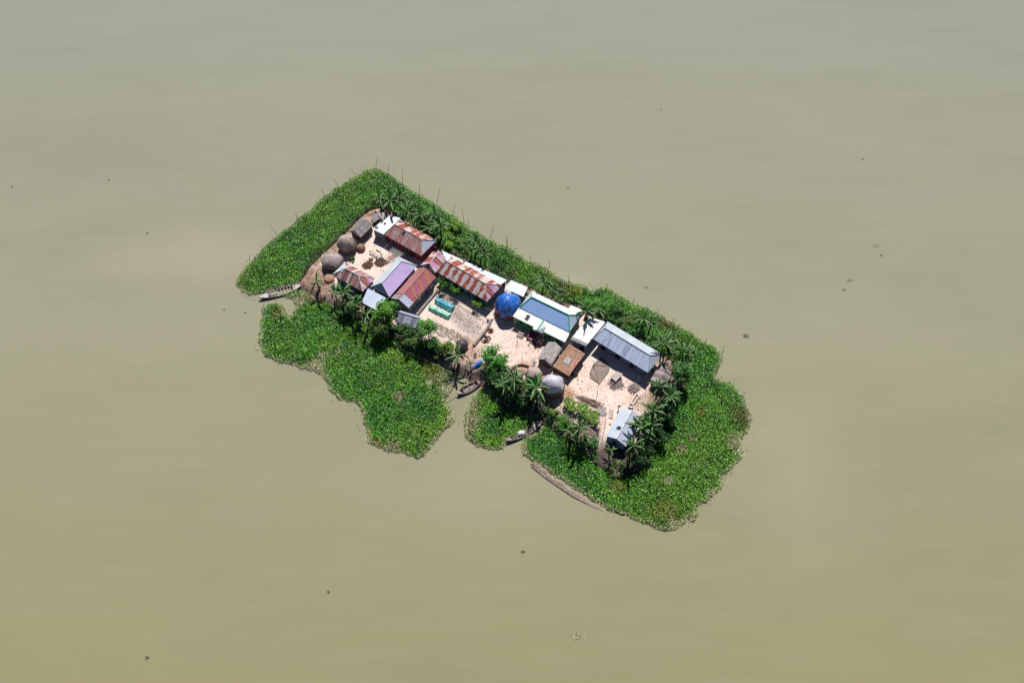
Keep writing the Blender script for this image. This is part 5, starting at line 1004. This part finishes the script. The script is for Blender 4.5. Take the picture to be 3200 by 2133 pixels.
tag(mb.build('round_tub', 'enamel', None, loc=c), 'round pale cement tub at the lower end of the trough', 'tub')
# sheets and odds
for (pts, m_, lb, nm) in [([(1903,1278),(1918,1281),(1916,1307),(1902,1304)],'capstain','flat grey board lying upper left of the pale gable house','board'),([(1862,1262),(1884,1272),(1898,1292),(1884,1300),(1868,1285)],'mudwall','crumpled grey mat on the sand left of the flat board','mat'),([(1853,1290),(1876,1300),(1872,1308),(1850,1298)],'whitetarp','white sheet along the upper right side of the vine trellis','sheet'),([(1992,1172),(2003,1166),(2008,1190),(1996,1192)],'whitetarp','white cloth bundle in the shade before the east end of the silver house','bundle'),([(1140,706),(1152,697),(1158,704),(1147,712)],'netgrey','small grey cloth near the northern tip','cloth')]:
    T = [G(*p, GZ+.12) for p in pts]; mb = MB(); cc = sum(T, Vector())/len(T)
    hgt = .35 if nm == 'bundle' else .06
    mb.hexa([p-Vector((0,0,.13)) for p in T][::-1] if False else [p-Vector((0,0,.1)) for p in T], [cc+(p-cc)*(.6 if nm == 'bundle' else .97)+Vector((0,0,hgt)) for p in T]); tag(mb.build(nm, m_, None, loc=cc), lb, nm)
# wooden cot in front of the green house
root = empty('wooden_cot', G(1631,1041,GZ), 'brown slatted wooden cot in the shade before the green house', 'cot'); c = G(1631,1041,GZ)
for k in range(7): mb = MB(); mb.box(c+h8.n*(-.9+.3*k)+Vector((0,0,.55)), (1.3,.2,.05), h8.ang); mb.build('slat', 'woodbrown' if k % 2 else 'woodpale', root)
for a, b in ((-1,-1),(1,-1),(1,1),(-1,1)): mb = MB(); q = c+h8.u*.62*a+h8.n*.95*b; mb.box(q+Vector((0,0,.3)), (.09,.09,.6), h8.ang); mb.build('leg', 'woodbrown', root)
# bare pinkish shrub by the porch and dry shrubs
def bare(label, px, py, h, mat, n=26, name='bare_shrub'):
    c = G(px, py, GZ); mb = MB(); mb.tube([c, c+Vector((0,0,h*.4))], [.06,.04], 5)
    for k in range(n):
        a = random.uniform(0, 6.28); p = c+Vector((0,0,random.uniform(.1,.5)*h)); q = p+Vector((math.cos(a)*h*.5, math.sin(a)*h*.5, h*random.uniform(.2,.6))); mb.tube([p, p.lerp(q,.6)+Vector((0,0,.05)), q], [.035,.025,.015], 4)
    tag(mb.build(name, mat, None, loc=c), label, 'bare shrub')
bare('leafless pinkish shrub in front of the maroon porch', 1685, 1072, 2.0, 'bamboopale'); bare('dry brown twigs left of the tarp covered shed', 1668, 1138, 1.6, 'wood'); bare('dry dark shrub at the lower end of the vine trellis', 1868, 1350, 1.4, 'wooddark', 40)
bare('dead grass tuft on the sand below the curved mud wall', 1484, 1112, .8, 'bamboo', 34)
# washing line and rope
for (a, b, za, zb, lb, m_) in [((1519,964),(1605,989),2.0,2.6,'thin pale line from the blue tarped haystack to the green house','woodpale'),((1620,1024),(1560,1075),1.5,.2,'rope slanting across the open yard left of the wooden cot','bamboo')]:
    A_, B_ = G(*a, GZ+za), G(*b, GZ+zb); mb = MB(); mb.tube([A_, A_.lerp(B_,.5)-Vector((0,0,.1)), B_], .03, 4); tag(mb.build('rope', m_, None, loc=A_), lb, 'rope')
for (x, y, s, lb) in [(1652,1078,.3,'small pale rock at the shadow edge before the green house'),(1538,1000,.32,'dark lump on the ground between mud wall and blue haystack'),(1805,1187,.18,'small stone below the stick bundle'),(1855,1147,.2,'small stone left of the brown ground sheet'),(1906,1325,.25,'small rock left of the pale gable house')]:
    c = G(x, y, GZ); mb = MB(); K = 7
    for i in range(3):
        for j in range(K):
            def sp(i_, j_): a = 2*math.pi*(j_ % K)/K; e = math.pi/2*i_/3; r_ = s*(1+.3*math.sin((j_ % K)*2.2+x)); return c+Vector((math.cos(a)*math.cos(e)*r_, math.sin(a)*math.cos(e)*r_, math.sin(e)*s*.7))
            mb.poly([sp(i, j), sp(i, j+1), sp(i+1, j+1), sp(i+1, j)])
    tag(mb.build('rock', 'strawpale' if 'pale' in lb else 'wooddark', None, loc=c), lb, 'rock')
# chicken-sized debris is left to the ground texture; footing stones, jars by the silver house
for (x, y, lb) in [(1990,1178,'small tin can in the shade beside the white bundle'),(2010,1186,'plastic jar right of the white bundle')]:
    c = G(x, y, GZ); mb = MB(); mb.tube([c, c+Vector((0,0,.32))], .14, 10); mb.tube([c+Vector((0,0,.32)), c+Vector((0,0,.4))], .08, 10); tag(mb.build('jar', 'enamel', None, loc=c), lb, 'jar')

# ------------------------------------------------------------------ floating weeds
for (x, y, s, lb) in [(2740,768,1.3,'largest pale drifting weed clump, far right above the others'),(2754,797,.5,'tiny weed scrap just under the largest clump at far right'),(2656,876,1.1,'middle drifting weed clump on the right of the island'),(2637,905,.8,'thin strand of weed below the middle right clump'),(2330,1049,1.0,'dark half sunken weed clump nearest the island on the right'),(2018,896,.8,'whitish weed clump off the north-east edge of the mat'),(1775,588,.7,'white scrap of weed in open water above the island'),(1803,1988,1.5,'pale spreading weed clump alone near the bottom centre'),(340,562,.3,'dark speck of weed in the upper left water'),(38,584,.5,'small weed at the far left edge'),(700,967,.5,'small pale weed left of the south-west mat'),(765,975,.45,'small weed nearest the south-west mat'),(461,729,.3,'dark speck of weed at mid left'),(1635,1722,.45,'small dark weed below the island centre'),(1026,1848,.3,'tiny dark weed at the lower left of centre'),(460,2053,.5,'flat dark weed near the bottom left'),(2697,497,.35,'small weed speck in the upper right water'),(2066,344,.25,'tiny weed speck far above the island')]:
    c = G(x, y, .03); n_ = int(60*s+10); P = np.random.randn(n_, 3)*np.array([.36*s, .22*s, .04])+np.array([c.x, c.y, .08]); dark = 'dark' in lb
    col = (np.array([.16,.17,.1]) if dark else np.array([.5,.5,.3]))*(.4+.9*np.random.rand(n_,1))
    o = leaves('floating_weed', P, .14+.24*np.random.rand(n_), col, 'foliage', loc=(c.x, c.y, 0), flat=.4, wid=.14); tag(o, lb, 'floating weed', 'weed clumps adrift on the water')

# ------------------------------------------------------------------ the person
def person():
    c = G(1932, 1277, GZ); root = empty('person', c, 'small person in a dark red shirt walking across the sand above the pale gable house', 'person'); s = 1.0
    J = {'pel':((0,0,.82),.115),'sp':((0,.01,1.0),.11),'ch':((0,.0,1.18),.13),'nk':((0,.01,1.33),.05),'hd0':((0,0,1.41),.075),'hd1':((0,.0,1.5),.09),'hd2':((0,0,1.58),.06),'nose':((0,-.095,1.48),.016),
     'hl':((-.08,0,.78),.09),'kl':((-.1,-.14,.46),.055),'al':((-.1,-.05,.09),.035),'tl':((-.1,-.2,.03),.03),'hr':((.08,0,.78),.09),'kr':((.1,.0,.45),.055),'ar':((.1,.2,.1),.035),'tr':((.1,.07,.03),.03),
     'sl':((-.16,0,1.26),.055),'el':((-.24,.08,1.03),.035),'wl':((-.25,.0,.82),.024),'pl':((-.25,-.02,.77),.026),'sr':((.16,0,1.26),.055),'er':((.26,-.1,1.05),.035),'wr':((.28,-.24,.9),.024),'pr':((.28,-.28,.87),.026),'earl':((-.09,0,1.49),.014),'earr':((.09,0,1.49),.014)}
    E = [('pel','sp'),('sp','ch'),('ch','nk'),('nk','hd0'),('hd0','hd1'),('hd1','hd2'),('hd1','nose'),('hd1','earl'),('hd1','earr'),('pel','hl'),('hl','kl'),('kl','al'),('al','tl'),('pel','hr'),('hr','kr'),('kr','ar'),('ar','tr'),('ch','sl'),('sl','el'),('el','wl'),('wl','pl'),('ch','sr'),('sr','er'),('er','wr'),('wr','pr')]
    for sd, hx in (('l', -1), ('r', 1)):
        p = Vector(J['p'+sd][0]); w_ = Vector(J['w'+sd][0]); d = (p-w_).normalized()
        for k in range(4):
            q = p+d*(.05+.012*(1-abs(k-1.3)))+Vector((hx*(k-1.5)*.014, 0, 0)); J['f%s%d' % (sd, k)] = (tuple(q), .008); E.append(('p'+sd, 'f%s%d' % (sd, k)))
        J['t'+sd+'h'] = (tuple(w_.lerp(p, .6)+Vector((-hx*.035, -.01, -.01))), .008); E.append(('p'+sd, 't'+sd+'h'))
    def skin(keys, edges, name, mat, grow, rootk):
        ks = list(keys); me = bpy.data.meshes.new(name); me.from_pydata([J[k][0] for k in ks], [(ks.index(a), ks.index(b)) for a, b in edges], []); me.materials.append(MT[mat])
        o = bpy.data.objects.new(name, me); COL.objects.link(o); o.parent = root; md = o.modifiers.new('skin', 'SKIN')
        if not me.skin_vertices: 
            bpy.context.view_layer.objects.active = o; me.attributes
        sv = me.skin_vertices[0].data if me.skin_vertices else None
        if sv:
            for i, k in enumerate(ks): r = J[k][1]+grow; sv[i].radius = (r, r*.85); sv[i].use_root = (k == rootk)
        o.modifiers.new('sub', 'SUBSURF').levels = 1; o.modifiers['sub'].render_levels = 2; return o
    skin(J.keys(), E, 'body', 'skin', 0, 'pel')
    skin(['sp','ch','sl','sr','el','er'], [('sp','ch'),('ch','sl'),('ch','sr'),('sl','el'),('sr','er')], 'shirt', 'shirt', .02, 'sp')
    skin(['sp','pel','hl','hr','kl','kr'], [('sp','pel'),('pel','hl'),('pel','hr'),('hl','kl'),('hr','kr')], 'shorts', 'shorts', .018, 'pel')
    mb = MB(); K = 10
    for i in range(4):
        for j in range(K):
            def sp(i_, j_): a = 2*math.pi*j_/K; e = math.pi/2*i_/4-.15; return c+Vector((math.cos(a)*math.cos(e)*.105, .02+math.sin(a)*math.cos(e)*.115, 1.52+math.sin(e)*.12))
            mb.poly([sp(i, j), sp(i, j+1), sp(i+1, j+1), sp(i+1, j)])
    mb.build('hair', 'hair', root, True)
    root.rotation_euler.z = .5
person()
